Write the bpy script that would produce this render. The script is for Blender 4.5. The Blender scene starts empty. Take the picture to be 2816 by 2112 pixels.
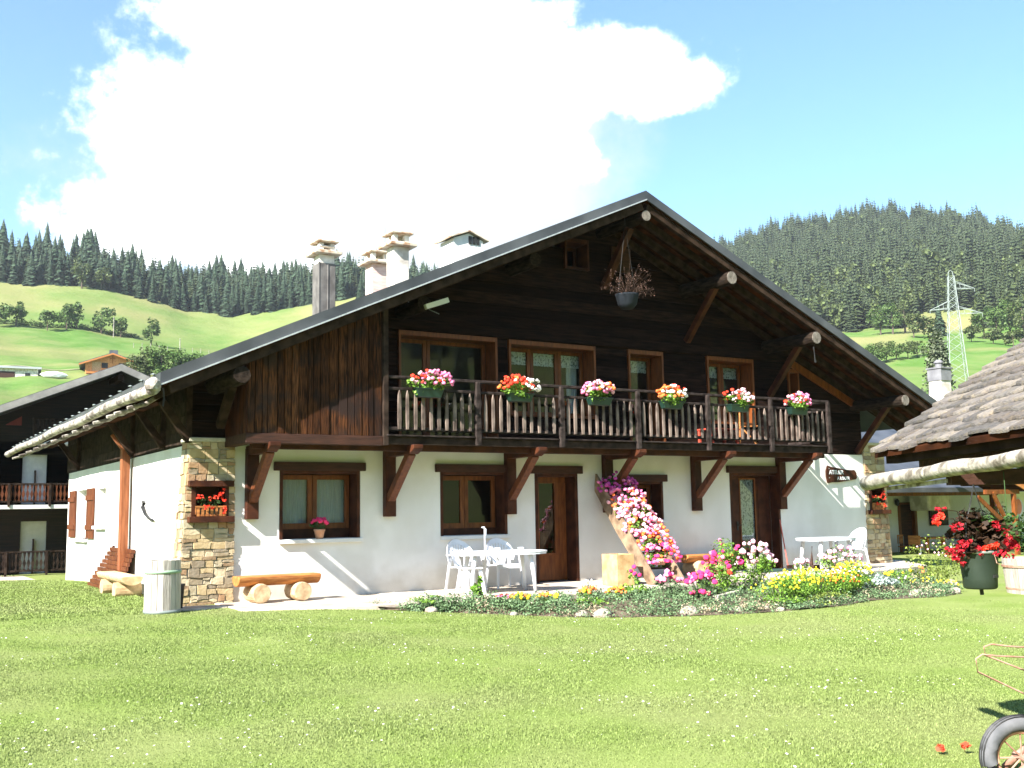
import bpy, math, random
import numpy as np
from mathutils import Matrix, Vector
sc = bpy.context.scene
# ------------------------------------------------------------------ camera
CAM = np.array([-4.537, -17.602, 1.416])
def cam_axes(yaw, pitch, roll):
    a, p, r = np.radians([yaw, pitch, roll])
    fw = np.array([math.sin(a)*math.cos(p), math.cos(a)*math.cos(p), math.sin(p)])
    rt = np.array([math.cos(a), -math.sin(a), 0]); up = np.cross(rt, fw)
    c, s = math.cos(r), math.sin(r)
    return c*rt+s*up, -s*rt+c*up, fw
rt, up, fw = cam_axes(31.599, 6.9527, -0.9854)
cd = bpy.data.cameras.new("camera"); cam = bpy.data.objects.new("camera", cd)
sc.collection.objects.link(cam); sc.camera = cam
cam.matrix_world = Matrix(((rt[0], up[0], -fw[0], CAM[0]), (rt[1], up[1], -fw[1], CAM[1]), (rt[2], up[2], -fw[2], CAM[2]), (0, 0, 0, 1)))
cd.sensor_width = 36; cd.lens = 36.74; cd.clip_start = .1; cd.clip_end = 6000
# ------------------------------------------------------------------ sun, sky, exposure
SUN = Vector((1, .37, -.81)).normalized()            # direction the light travels
sl = bpy.data.lights.new("sun", 'SUN'); sun = bpy.data.objects.new("sun", sl); sc.collection.objects.link(sun)
sun.rotation_euler = SUN.to_track_quat('-Z', 'Y').to_euler(); sun.location = (-40, -20, 40)
sl.energy = 4.7; sl.angle = math.radians(.53); sl.color = (1, .955, .88)
w = bpy.data.worlds.new("World"); sc.world = w; w.use_nodes = True
NT = w.node_tree; N = NT.nodes; L = NT.links
bg = N['Background']
sky = N.new('ShaderNodeTexSky'); sky.sky_type = 'NISHITA'; sky.sun_disc = False
sky.sun_elevation = math.asin(-SUN.z); sky.sun_rotation = math.atan2(-SUN.x, -SUN.y)
sky.altitude = 1100; sky.air_density = 1.0; sky.dust_density = .6; sky.ozone_density = 1.2
def mth(op, a, b=None, c=None):
    n = N.new('ShaderNodeMath'); n.operation = op
    for i, x in enumerate((a, b, c)):
        if x is None: continue
        if isinstance(x, (int, float)): n.inputs[i].default_value = x
        else: L.new(x, n.inputs[i])
    return n.outputs[0]
tc = N.new('ShaderNodeTexCoord'); sx = N.new('ShaderNodeSeparateXYZ'); L.new(tc.outputs['Generated'], sx.inputs[0])
X, Y, Z = sx.outputs
az = mth('MULTIPLY', mth('ARCTAN2', X, Y), 57.2958)
el = mth('DIVIDE', Z, mth('SQRT', mth('ADD', mth('MULTIPLY', X, X), mth('MULTIPLY', Y, Y))))
def nz(scale, detail, rough=.55, lac=2.1):
    n = N.new('ShaderNodeTexNoise'); n.inputs['Scale'].default_value = scale; n.inputs['Detail'].default_value = detail
    n.inputs['Roughness'].default_value = rough; n.inputs['Lacunarity'].default_value = lac
    L.new(tc.outputs['Generated'], n.inputs['Vector']); return n.outputs[0]
big, fine = nz(9, 8, .6), nz(26, 6, .6)
def cloud(ells, lo, hi, amp):
    m = None
    for (a0, e0, ra, re) in ells:
        da = mth('DIVIDE', mth('SUBTRACT', az, a0), ra); de = mth('DIVIDE', mth('SUBTRACT', el, e0), re)
        q = mth('SUBTRACT', 1, mth('SQRT', mth('ADD', mth('MULTIPLY', da, da), mth('MULTIPLY', de, de))))
        m = q if m is None else mth('SMOOTH_MAX', m, q, .12)
    m = mth('ADD', m, mth('MULTIPLY', mth('SUBTRACT', big, .5), amp))
    m = mth('ADD', m, mth('MULTIPLY', mth('SUBTRACT', fine, .5), amp*.45))
    m = mth('ADD', m, mth('MULTIPLY', mth('SUBTRACT', tiny, .5), amp*.22))
    r = N.new('ShaderNodeMapRange'); r.interpolation_type = 'SMOOTHSTEP'; r.inputs[1].default_value = lo; r.inputs[2].default_value = hi
    L.new(m, r.inputs[0]); return r.outputs[0]
tiny = nz(75, 5, .65)
white = cloud([(20, .47, 9, .12), (15.6, .36, 7.9, .115), (29, .465, 8.5, .07), (36.6, .43, 6.6, .06), (41.0, .415, 3.1, .036), (14.2, .275, 8.4, .055), (20.5, .36, 6.2, .085), (27, .40, 6, .06), (35.6, .345, 1.9, .032)], -.06, .50, 1.7)
veil = cloud([(22.5, .30, 13.5, .12), (31, .37, 8, .09), (25, .26, 13, .07), (32, .31, 6, .07)], -.35, .55, 1.0)
mx = N.new('ShaderNodeMixRGB'); mx.blend_type = 'MULTIPLY'; mx.inputs[0].default_value = 1; mx.inputs[2].default_value = (.83, 1.13, 1.25, 1)
L.new(sky.outputs[0], mx.inputs[1])
v1 = N.new('ShaderNodeMixRGB'); v1.inputs[2].default_value = (3.75, 3.95, 4.0, 1); L.new(mth('MULTIPLY', veil, .96), v1.inputs[0]); L.new(mx.outputs[0], v1.inputs[1])
v2 = N.new('ShaderNodeMixRGB'); v2.inputs[2].default_value = (12, 12.2, 12.4, 1); L.new(white, v2.inputs[0]); L.new(v1.outputs[0], v2.inputs[1])
L.new(v2.outputs[0], bg.inputs[0]); bg.inputs[1].default_value = .065
sc.view_settings.view_transform = 'Standard'; sc.view_settings.look = 'None'; sc.view_settings.gamma = 1
sc.view_settings.use_curve_mapping = False; sc.view_settings.exposure = 2.05
sc.render.engine = 'CYCLES'; sc.cycles.max_bounces = 8; sc.cycles.transparent_max_bounces = 12
random.seed(7); RG = np.random.default_rng(7)
COL = sc.collection
# ------------------------------------------------------------------ mesh helpers
class MB:
    """collects shapes that become ONE mesh object"""
    def __init__(s): s.v = []; s.f = []; s.big = []
    def add(s, vs, fs):
        o = len(s.v); s.v += [tuple(map(float, p)) for p in vs]; s.f += [tuple(i+o for i in f) for f in fs]; return s
    def box(s, x0, x1, y0, y1, z0, z1):
        v = [(x0, y0, z0), (x1, y0, z0), (x1, y1, z0), (x0, y1, z0), (x0, y0, z1), (x1, y0, z1), (x1, y1, z1), (x0, y1, z1)]
        return s.add(v, [(0, 3, 2, 1), (4, 5, 6, 7), (0, 1, 5, 4), (1, 2, 6, 5), (2, 3, 7, 6), (3, 0, 4, 7)])
    def beam(s, p, q, w, h, up=(0, 0, 1), taper=1):
        p, q = Vector(p), Vector(q); d = (q-p).normalized(); u = Vector(up)
        if abs(d.dot(u)) > .98: u = Vector((0, 1, 0))
        sd = d.cross(u).normalized(); u = sd.cross(d).normalized(); v = []
        for c, k in ((p, 1), (q, taper)):
            for a, b in ((-1, -1), (1, -1), (1, 1), (-1, 1)): v.append(c+sd*a*w/2*k+u*b*h/2*k)
        return s.add(v, [(0, 1, 2, 3), (7, 6, 5, 4), (0, 4, 5, 1), (1, 5, 6, 2), (2, 6, 7, 3), (3, 7, 4, 0)])
    def tube(s, pts, r, n=10, caps=True, jit=0, squash=1):
        pts = [Vector(p) for p in pts]; rs = r if isinstance(r, (list, tuple)) else [r]*len(pts); v = []; f = []
        ref = Vector((0, 0, 1))
        for i, p in enumerate(pts):
            d = (pts[min(i+1, len(pts)-1)]-pts[max(i-1, 0)]).normalized()
            rf = ref if abs(d.dot(ref)) < .95 else Vector((0, 1, 0))
            a = d.cross(rf).normalized(); b = a.cross(d)
            for k in range(n):
                t = 2*math.pi*k/n; rr = rs[i]*(1+random.uniform(-jit, jit)); v.append(p+a*math.cos(t)*rr+b*math.sin(t)*rr*squash)
        for i in range(len(pts)-1):
            for k in range(n): f.append((i*n+k, i*n+(k+1) % n, (i+1)*n+(k+1) % n, (i+1)*n+k))
        if caps: f += [tuple(range(n))[::-1], tuple(range((len(pts)-1)*n, len(pts)*n))]
        return s.add(v, f)
    def lathe(s, prof, c=(0, 0, 0), n=20, caps=True):
        v = [(c[0]+r*math.cos(2*math.pi*k/n), c[1]+r*math.sin(2*math.pi*k/n), c[2]+z) for r, z in prof for k in range(n)]; m = len(prof)
        f = [(i*n+k, i*n+(k+1) % n, (i+1)*n+(k+1) % n, (i+1)*n+k) for i in range(m-1) for k in range(n)]
        if caps: f += [tuple(range(n))[::-1], tuple(range((m-1)*n, m*n))]
        return s.add(v, f)
    def prism(s, poly, d):
        """poly: 3-D points, extruded along vector d"""
        n = len(poly); d = Vector(d); v = [Vector(p) for p in poly]; v += [p+d for p in v]
        return s.add(v, [tuple(range(n))[::-1], tuple(range(n, 2*n))]+[(i, (i+1) % n, n+(i+1) % n, n+i) for i in range(n)])
    def blob(s, c, r, sub=1, jit=.12):
        bv, bf = ICO[sub]; r = Vector(r) if not isinstance(r, (int, float)) else Vector((r, r, r))
        return s.add([(c[0]+x*r.x*(k := 1+random.uniform(-jit, jit)), c[1]+y*r.y*k, c[2]+z*r.z*k) for x, y, z in bv], bf)
    def arr(s, V, F): s.big.append((V, F)); return s      # numpy verts (n,3) and faces (m,k)
    def build(s, name, m, parent=None, smooth=False, bevel=0, loc=None):
        me = bpy.data.meshes.new(name)
        if s.big:
            Vs = [np.array(s.v, float).reshape(-1, 3)]+[b[0] for b in s.big]; off = len(s.v); loops = []; tot = []
            for f in s.f: loops.append(np.array(f)); tot.append(len(f))
            for V, F in s.big: loops.append((F+off).ravel()); tot += [F.shape[1]]*len(F); off += len(V)
            V = np.concatenate(Vs); lp = np.concatenate(loops).astype(np.int32); tot = np.array(tot, np.int32)
            me.vertices.add(len(V)); me.vertices.foreach_set('co', V.ravel().astype(np.float32))
            me.loops.add(len(lp)); me.loops.foreach_set('vertex_index', lp); me.polygons.add(len(tot))
            me.polygons.foreach_set('loop_start', np.concatenate([[0], np.cumsum(tot)[:-1]]).astype(np.int32)); me.update(calc_edges=True)
        else: me.from_pydata(s.v, [], s.f); me.update()
        if smooth: me.polygons.foreach_set('use_smooth', [True]*len(me.polygons))
        me.materials.append(m); o = bpy.data.objects.new(name, me); COL.objects.link(o)
        if loc: o.location = loc
        if parent: o.parent = parent
        if bevel:
            b = o.modifiers.new('bevel', 'BEVEL'); b.width = bevel; b.segments = 1; b.limit_method = 'ANGLE'
        return o
def ico(sub):
    import bmesh
    b = bmesh.new(); bmesh.ops.create_icosphere(b, subdivisions=sub, radius=1)
    r = ([tuple(v.co) for v in b.verts], [tuple(v.index for v in f.verts) for f in b.faces]); b.free(); return r
ICO = {1: ico(1), 2: ico(2), 3: ico(3)}
def tag(o, label=None, cat=None, group=None, kind=None):
    if label: o['label'] = label
    if cat: o['category'] = cat
    if group: o['group'] = group
    if kind: o['kind'] = kind
    return o
def thing(name, label, cat, loc=(0, 0, 0), rz=0, group=None):
    o = bpy.data.objects.new(name, None); COL.objects.link(o); o.location = loc; o.rotation_euler = (0, 0, rz)
    o.empty_display_size = .1; return tag(o, label, cat, group)
def dup(root, loc, rz=0, label=None, group=None, scale=1):
    r = root.copy(); COL.objects.link(r); r.location = loc; r.rotation_euler = (0, 0, rz); r.scale = (scale,)*3
    if label: r['label'] = label
    if group: r['group'] = group
    for ch in list(root.children):
        c = ch.copy(); COL.objects.link(c); c.parent = r
        for g in ch.children: d = g.copy(); COL.objects.link(d); d.parent = c
    return r
def sub(name, parent):
    o = bpy.data.objects.new(name, None); COL.objects.link(o); o.parent = parent; o.empty_display_size = .1; return o
# ------------------------------------------------------------------ materials
def mat(name, c1, c2=None, scale=3, stretch=(1, 1, 1), detail=5, rough=.85, bump=.15, bscale=None, island=0, spec=.3, island_cols=None,
        coat=0, trans=0, metallic=0, c3=None, s3=.5, lo=.35, hi=.65, bdist=.02, leaf=0):
    m = bpy.data.materials.new(name); m.use_nodes = True; t = m.node_tree; n = t.nodes; l = t.links; P = n['Principled BSDF']
    P.inputs['Roughness'].default_value = rough; P.inputs['Specular IOR Level'].default_value = spec; P.inputs['Metallic'].default_value = metallic
    co = n.new('ShaderNodeTexCoord'); mp = n.new('ShaderNodeMapping'); mp.inputs['Scale'].default_value = stretch; l.new(co.outputs['Object'], mp.inputs[0])
    c2 = c2 or tuple(x*.8 for x in c1)
    no = n.new('ShaderNodeTexNoise'); no.inputs['Scale'].default_value = scale; no.inputs['Detail'].default_value = detail; l.new(mp.outputs[0], no.inputs['Vector'])
    geo = n.new('ShaderNodeNewGeometry'); vec = mp.outputs[0]
    if island:                                        # every plank / leaf / stone gets its own offset and tone
        ad = n.new('ShaderNodeVectorMath'); ad.operation = 'MULTIPLY_ADD'; l.new(geo.outputs['Random Per Island'], ad.inputs[0]); ad.inputs[1].default_value = (31, 17, 23); l.new(mp.outputs[0], ad.inputs[2]); l.new(ad.outputs[0], no.inputs['Vector']); vec = ad.outputs[0]
    cr = n.new('ShaderNodeValToRGB'); cr.color_ramp.elements[0].position = lo; cr.color_ramp.elements[1].position = hi
    cr.color_ramp.elements[0].color = (*c1, 1); cr.color_ramp.elements[1].color = (*c2, 1); l.new(no.outputs[0], cr.inputs[0]); out = cr.outputs[0]
    if c3:
        n3 = n.new('ShaderNodeTexNoise'); n3.inputs['Scale'].default_value = s3; n3.inputs['Detail'].default_value = 4; l.new(co.outputs['Object'], n3.inputs['Vector'])
        r3 = n.new('ShaderNodeValToRGB'); r3.color_ramp.elements[0].position = .48; r3.color_ramp.elements[1].position = .62; l.new(n3.outputs[0], r3.inputs[0])
        m3 = n.new('ShaderNodeMixRGB'); l.new(r3.outputs[0], m3.inputs[0]); l.new(out, m3.inputs[1]); m3.inputs[2].default_value = (*c3, 1); out = m3.outputs[0]
    if island:
        if island_cols:
            ir = n.new('ShaderNodeValToRGB'); ir.color_ramp.interpolation = 'CONSTANT'; e = ir.color_ramp.elements
            while len(e) < len(island_cols): e.new(.5)
            for i, c in enumerate(island_cols): e[i].position = i/len(island_cols); e[i].color = (*c, 1)
            l.new(geo.outputs['Random Per Island'], ir.inputs[0]); mm = n.new('ShaderNodeMixRGB'); mm.blend_type = 'MULTIPLY'; mm.inputs[0].default_value = 1; l.new(out, mm.inputs[1]); l.new(ir.outputs[0], mm.inputs[2]); out = mm.outputs[0]
        else:
            mr = n.new('ShaderNodeMapRange'); mr.inputs[3].default_value = 1-island; mr.inputs[4].default_value = 1+island; l.new(geo.outputs['Random Per Island'], mr.inputs[0])
            mm = n.new('ShaderNodeVectorMath'); mm.operation = 'SCALE'; l.new(out, mm.inputs[0]); l.new(mr.outputs[0], mm.inputs['Scale']); out = mm.outputs[0]
    l.new(out, P.inputs['Base Color'])
    if bump:
        nb = n.new('ShaderNodeTexNoise'); nb.inputs['Scale'].default_value = bscale or scale*2.5; nb.inputs['Detail'].default_value = 6; l.new(vec, nb.inputs['Vector'])
        bp = n.new('ShaderNodeBump'); bp.inputs['Strength'].default_value = bump; bp.inputs['Distance'].default_value = bdist; l.new(nb.outputs[0], bp.inputs['Height']); l.new(bp.outputs[0], P.inputs['Normal'])
    if leaf:
        tr = n.new('ShaderNodeBsdfTranslucent'); l.new(out, tr.inputs[0]); ms = n.new('ShaderNodeMixShader'); ms.inputs[0].default_value = leaf
        l.new(P.outputs[0], ms.inputs[1]); l.new(tr.outputs[0], ms.inputs[2]); l.new(ms.outputs[0], n['Material Output'].inputs[0])
    return m
def glass_mat(name, tint=(.82, .86, .86)):
    m = bpy.data.materials.new(name); m.use_nodes = True; t = m.node_tree; n = t.nodes; l = t.links; n.remove(n['Principled BSDF'])
    a = n.new('ShaderNodeBsdfTransparent'); a.inputs[0].default_value = (*tint, 1); g = n.new('ShaderNodeBsdfGlossy'); g.inputs['Roughness'].default_value = .02
    f = n.new('ShaderNodeFresnel'); f.inputs[0].default_value = 1.4; ms = n.new('ShaderNodeMixShader')
    l.new(f.outputs[0], ms.inputs[0]); l.new(a.outputs[0], ms.inputs[1]); l.new(g.outputs[0], ms.inputs[2]); l.new(ms.outputs[0], n['Material Output'].inputs[0]); return m
plaster = mat('white_plaster', (.74, .73, .70), (.67, .66, .63), 1.6, (1, 1, .5), detail=9, rough=.95, bump=.35, bscale=45, bdist=.006, c3=(.655, .64, .60), s3=1.1)
t = plaster.node_tree; P = t.nodes['Principled BSDF']; old = P.inputs['Base Color'].links[0].from_socket       # rain splash dirt along the foot of the walls
co = t.nodes.new('ShaderNodeTexCoord'); sz_ = t.nodes.new('ShaderNodeSeparateXYZ'); t.links.new(co.outputs['Object'], sz_.inputs[0]); nn = t.nodes.new('ShaderNodeTexNoise'); nn.inputs['Scale'].default_value = 3.5; nn.inputs['Detail'].default_value = 8; t.links.new(co.outputs['Object'], nn.inputs['Vector'])
ma = t.nodes.new('ShaderNodeMath'); ma.operation = 'MULTIPLY_ADD'; t.links.new(nn.outputs[0], ma.inputs[0]); ma.inputs[1].default_value = -.75; t.links.new(sz_.outputs[2], ma.inputs[2])
mr = t.nodes.new('ShaderNodeMapRange'); mr.inputs[1].default_value = -.32; mr.inputs[2].default_value = .12; mr.inputs[3].default_value = .55; mr.inputs[4].default_value = 0; t.links.new(ma.outputs[0], mr.inputs[0])
mxr = t.nodes.new('ShaderNodeMixRGB'); t.links.new(mr.outputs[0], mxr.inputs[0]); t.links.new(old, mxr.inputs[1]); mxr.inputs[2].default_value = (.44, .40, .34, 1); t.links.new(mxr.outputs[0], P.inputs['Base Color'])
logwood = mat('old_dark_wood', (.006, .004, .0035), (.021, .011, .008), 2.5, (1, 1, 9), rough=.95, bump=.5, island=.5, spec=.05)
darkwood = mat('weathered_dark_wood', (.014, .009, .007), (.042, .028, .021), 5, (1.2, 1.2, 1.2), rough=.9, bump=.4, island=.25, spec=.08)
railwood = mat('grey_brown_rail_wood', (.045, .031, .025), (.175, .132, .11), 6, (1, 1, .6), rough=.75, bump=.4, island=.35)
boardwood = mat('vertical_board_wood', (.014, .0065, .004), (.125, .046, .018), 9, (6, 6, .45), rough=.85, bump=.5, island=.55, spec=.08, c3=(.030, .018, .015), s3=1.6)
stain = mat('red_brown_stained_wood', (.026, .008, .0045), (.068, .022, .010), 4, (1, 1, 1), rough=.55, bump=.25, island=.2, spec=.15)
stainV = mat('red_brown_stained_post', (.065, .018, .007), (.135, .040, .013), 5, (4, 4, .5), rough=.55, bump=.25, island=.15)
frame_w = mat('varnished_window_wood', (.10, .027, .006), (.19, .058, .013), 6, (3, 3, .6), rough=.45, bump=.12, island=.12)
lintel_w = mat('dark_lintel_wood', (.026, .010, .006), (.06, .022, .012), 5, (.6, 4, 4), rough=.7, bump=.3)
orange_w = mat('fresh_orange_wood', (.25, .085, .022), (.44, .18, .05), 5, (1, 3, 5), rough=.7, bump=.25, island=.15)
pale_w = mat('pale_sawn_log', (.36, .24, .13), (.54, .40, .24), 8, rough=.8, bump=.3, island=.1)
grey_w = mat('silvered_old_wood', (.20, .175, .15), (.46, .43, .38), 6, (3, .35, 3), rough=.9, bump=.8, c3=(.12, .10, .085), s3=3.5, island=.1)
barrel_w = mat('grey_stave_wood', (.30, .27, .235), (.46, .42, .37), 6, (6, 6, .5), rough=.85, bump=.4, island=.3)
soffit_w = mat('roof_underside_boards', (.012, .005, .003), (.05, .016, .006), 5, (1, .4, 1), rough=.95, bump=.3, island=.45, spec=.04)
rafter_w = mat('rafter_wood', (.016, .010, .007), (.04, .025, .018), 5, rough=.95, bump=.4, island=.25, spec=.04)
purlin_m = mat('old_purlin_log', (.012, .009, .007), (.034, .024, .018), 5, (4, 1, 4), rough=.95, bump=.4, spec=.04)
toprail = mat('blackened_rail_wood', (.010, .007, .006), (.038, .029, .026), 9, (1, 1, 1), rough=.8, bump=.5, island=.3, spec=.1)
roof_m = mat('grey_metal_roof', (.045, .048, .054), (.10, .103, .112), 1.2, rough=.5, bump=.12, spec=.5, metallic=.3)
edge_m = mat('bright_roof_edge_trim', (.42, .43, .43), (.56, .57, .57), 20, rough=.4, bump=.2, metallic=.5)
stone_m = mat('pier_stone', (.80, .72, .60), (1, .96, .88), 9, rough=.95, bump=.8, bdist=.012, island=1, island_cols=[(.42, .34, .22), (.33, .28, .21), (.47, .38, .24), (.27, .23, .18), (.53, .46, .34), (.36, .24, .155), (.44, .40, .31), (.29, .21, .14)])
mortar = mat('pale_mortar', (.42, .38, .32), (.52, .48, .40), 12, rough=1, bump=.5)
slab_m = mat('roof_stone_slab', (.55, .53, .53), (1, .96, .90), 22, (1, 1, 3), rough=.95, bump=1, bdist=.01, island=1, c3=(.95, .86, .70), s3=30,
             island_cols=[(.14, .13, .125), (.19, .175, .165), (.105, .10, .098), (.23, .21, .19), (.16, .15, .14), (.125, .112, .105)])
paving = mat('beige_paving', (.42, .36, .29), (.56, .49, .41), 6, rough=.95, bump=.5, c3=(.32, .27, .22), s3=2.2)
concrete = mat('grey_concrete', (.36, .35, .33), (.48, .46, .43), 4, rough=.95, bump=.4)
limewash = mat('pale_chimney_render', (.58, .55, .49), (.74, .70, .64), 5, rough=.95, bump=.4, c3=(.42, .38, .33), s3=2)
pinkrender = mat('pinkish_chimney_render', (.58, .38, .34), (.70, .54, .47), 4, (1, 1, 4), rough=.95, bump=.3)
rust = mat('lichen_stained_cap_stone', (.46, .40, .31), (.60, .52, .42), 6, rough=.95, bump=.5, c3=(.34, .20, .12), s3=5)
cladding = mat('brown_sheet_cladding', (.085, .078, .074), (.155, .145, .135), 4, rough=.7, bump=.3)
white_pl = mat('white_plastic', (.64, .66, .69), (.60, .62, .66), 3, rough=.35, bump=0, spec=.5)
white_st = mat('white_painted_sill', (.70, .70, .69), (.62, .62, .61), 6, rough=.7, bump=.1)
terracotta = mat('terracotta', (.52, .27, .17), (.62, .36, .25), 6, rough=.9, bump=.1)
green_pl = mat('dark_green_plastic', (.007, .026, .019), (.011, .038, .027), 6, rough=.45, bump=0, spec=.5)
black_m = mat('black_iron', (.015, .015, .016), (.03, .03, .03), 6, rough=.5, bump=.1)
kettle_m = mat('dull_green_grey_metal', (.022, .034, .024), (.036, .05, .036), 5, rough=.5, bump=.1, metallic=.3)
rubber = mat('grey_rubber', (.075, .078, .085), (.13, .13, .14), 9, rough=.75, bump=.15)
rusty = mat('pink_brown_tube', (.26, .13, .09), (.42, .25, .19), 12, rough=.6, bump=.2)
redpaint = mat('red_wood', (.42, .05, .03), (.50, .08, .05), 5, rough=.5, bump=.1)
curtain = mat('sheer_curtain', (.44, .45, .45), (.60, .61, .60), 14, (8, 8, .3), rough=.9, bump=.2)
lace = mat('white_lace', (.88, .90, .92), (.34, .36, .38), 26, (1, 1, 1), detail=2, rough=.9, bump=0, lo=.50, hi=.60, leaf=.3)
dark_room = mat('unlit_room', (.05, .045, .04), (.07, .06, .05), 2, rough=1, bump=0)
glass = glass_mat('window_glass')
ironw = mat('grey_steel', (.20, .235, .22), (.28, .315, .30), 5, rough=.5, bump=0, metallic=.2)
soil = mat('soil', (.075, .055, .035), (.14, .11, .075), 9, rough=1, bump=.8)
rock_m = mat('garden_rock', (.22, .18, .14), (.44, .38, .32), 7, rough=.95, bump=.8, bdist=.02)
bark = mat('bark', (.06, .045, .035), (.11, .085, .065), 8, rough=1, bump=.5)
def leafm(name, a, b, tr=.25, isl=.45): return mat(name, a, b, 4, rough=.6, bump=0, island=isl, leaf=tr, spec=.3)
leaf_g = leafm('geranium_leaf', (.085, .19, .02), (.20, .34, .045))
leaf_d = leafm('dark_leaf', (.035, .075, .022), (.075, .14, .035))
leaf_y = leafm('yellow_green_leaf', (.14, .20, .03), (.22, .27, .06))
leaf_s = leafm('silver_leaf', (.28, .36, .33), (.42, .49, .45), .1, .2)
leaf_b = leafm('bronze_leaf', (.022, .012, .007), (.055, .028, .014))
leaf_bl = leafm('blue_green_leaf', (.09, .16, .07), (.17, .25, .12), .2, .35)
spruce_m = leafm('spruce_needles', (.020, .038, .022), (.050, .080, .042), .1, .5)
spruce_f = leafm('far_spruce_needles', (.032, .050, .022), (.066, .086, .038), .25, .22)
decid_m = leafm('broadleaf_foliage', (.05, .095, .022), (.105, .165, .04), .25, .4)
decid_o = leafm('olive_foliage', (.062, .09, .030), (.125, .155, .052), .25, .4)
def petal(name, c, d=None): return mat(name, c, d or tuple(min(1, x*1.15) for x in c), 10, rough=.7, bump=0, island=.15, leaf=.15)
p_pink, p_hot, p_pale, p_red = petal('pink_petal', (.80, .22, .42)), petal('magenta_petal', (.72, .04, .17)), petal('pale_pink_petal', (.86, .50, .58)), petal('scarlet_petal', (.80, .055, .025))
p_or, p_yel, p_wh, p_pur, p_cr = petal('orange_petal', (.86, .20, .05)), petal('yellow_petal', (.85, .68, .03)), petal('white_petal', (.84, .80, .78)), petal('purple_pink_petal', (.50, .07, .33)), petal('crimson_petal', (.36, .008, .018))
# ------------------------------------------------------------------ planting helpers
def leaves(n, c, r, size, rng=RG, shell=.35, droop=.0, clumps=0, up=.35):
    """n small leaf faces spread through an ellipsoid (optionally in clumps)"""
    c = np.array(c, float); r = np.array(r, float)
    d = rng.normal(size=(n, 3)); d /= np.linalg.norm(d, axis=1)[:, None]; q = d*(rng.uniform(shell**3, 1, n)**(1/3))[:, None]
    if clumps:
        cc = rng.normal(size=(clumps, 3)); cc /= np.linalg.norm(cc, axis=1)[:, None]; cc *= rng.uniform(.45, .95, clumps)[:, None]
        q = cc[rng.integers(0, clumps, n)]+q*.38
    p = c+q*r; nrm = rng.normal(size=(n, 3)); nrm[:, 2] = np.abs(nrm[:, 2])+up; nrm += q*.6; nrm /= np.linalg.norm(nrm, axis=1)[:, None]
    a = np.cross(nrm, rng.normal(size=(n, 3))); a /= np.linalg.norm(a, axis=1)[:, None]; b = np.cross(nrm, a)
    s = size*rng.uniform(.6, 1.25, n)[:, None]
    V = np.stack([p-a*s*.5, p+b*s*.42+nrm*s*.06, p+a*s*.55, p-b*s*.42+nrm*s*.06], 1).reshape(-1, 3)
    return V, np.arange(4*n).reshape(n, 4)
def balls(mb, pts, r, j=.25, sub=1, flat=1):
    for p in pts:
        k = r*random.uniform(1-j, 1+j); mb.blob(p, (k, k, k*flat), sub, .22)
def spread(n, c, r, top=.0, seed=None):
    out = []
    while len(out) < n:
        d = Vector((random.gauss(0, 1), random.gauss(0, 1), random.gauss(0, 1))).normalized()
        if d.z < top: continue
        k = random.uniform(.72, 1.04); out.append((c[0]+d.x*r[0]*k, c[1]+d.y*r[1]*k, c[2]+d.z*r[2]*k))
    return out
def stems(mb, pts, base, r=.004, n=3):
    for p in pts: mb.tube([(base[0]+(p[0]-base[0])*.25, base[1]+(p[1]-base[1])*.25, base[2]), p], [r*1.3, r*.7], n, False)
def plant(name, label, cat, loc, h, rad, lm, blooms=(), nl=260, ls=.05, group=None, rady=None, lift=.5, rs=.028, stemmy=True):
    """a garden plant: foliage, stems and blossoms of each colour"""
    t = thing(name, label, cat, loc, 0, group); rady = rady or rad; m = MB()
    m.arr(*leaves(nl, (0, 0, h*lift), (rad, rady, h*lift), ls, clumps=max(5, nl//40))); m.build('foliage', lm, t)
    sp = MB()
    for (cm, n, *zz) in blooms:
        z0 = zz[0] if zz else .55
        ps = [(x, y, max(z, h*z0*.8)) for x, y, z in spread(n, (0, 0, h*.55), (rad*1.02, rady*1.02, h*.52), -.2+z0*.5)]
        b = MB(); balls(b, ps, zz[1] if len(zz) > 1 else rs); b.build('blossoms', cm, t, smooth=False); stems(sp, ps, (0, 0, 0))
    if blooms and stemmy: sp.build('stems', lm, t)
    return t
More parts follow.
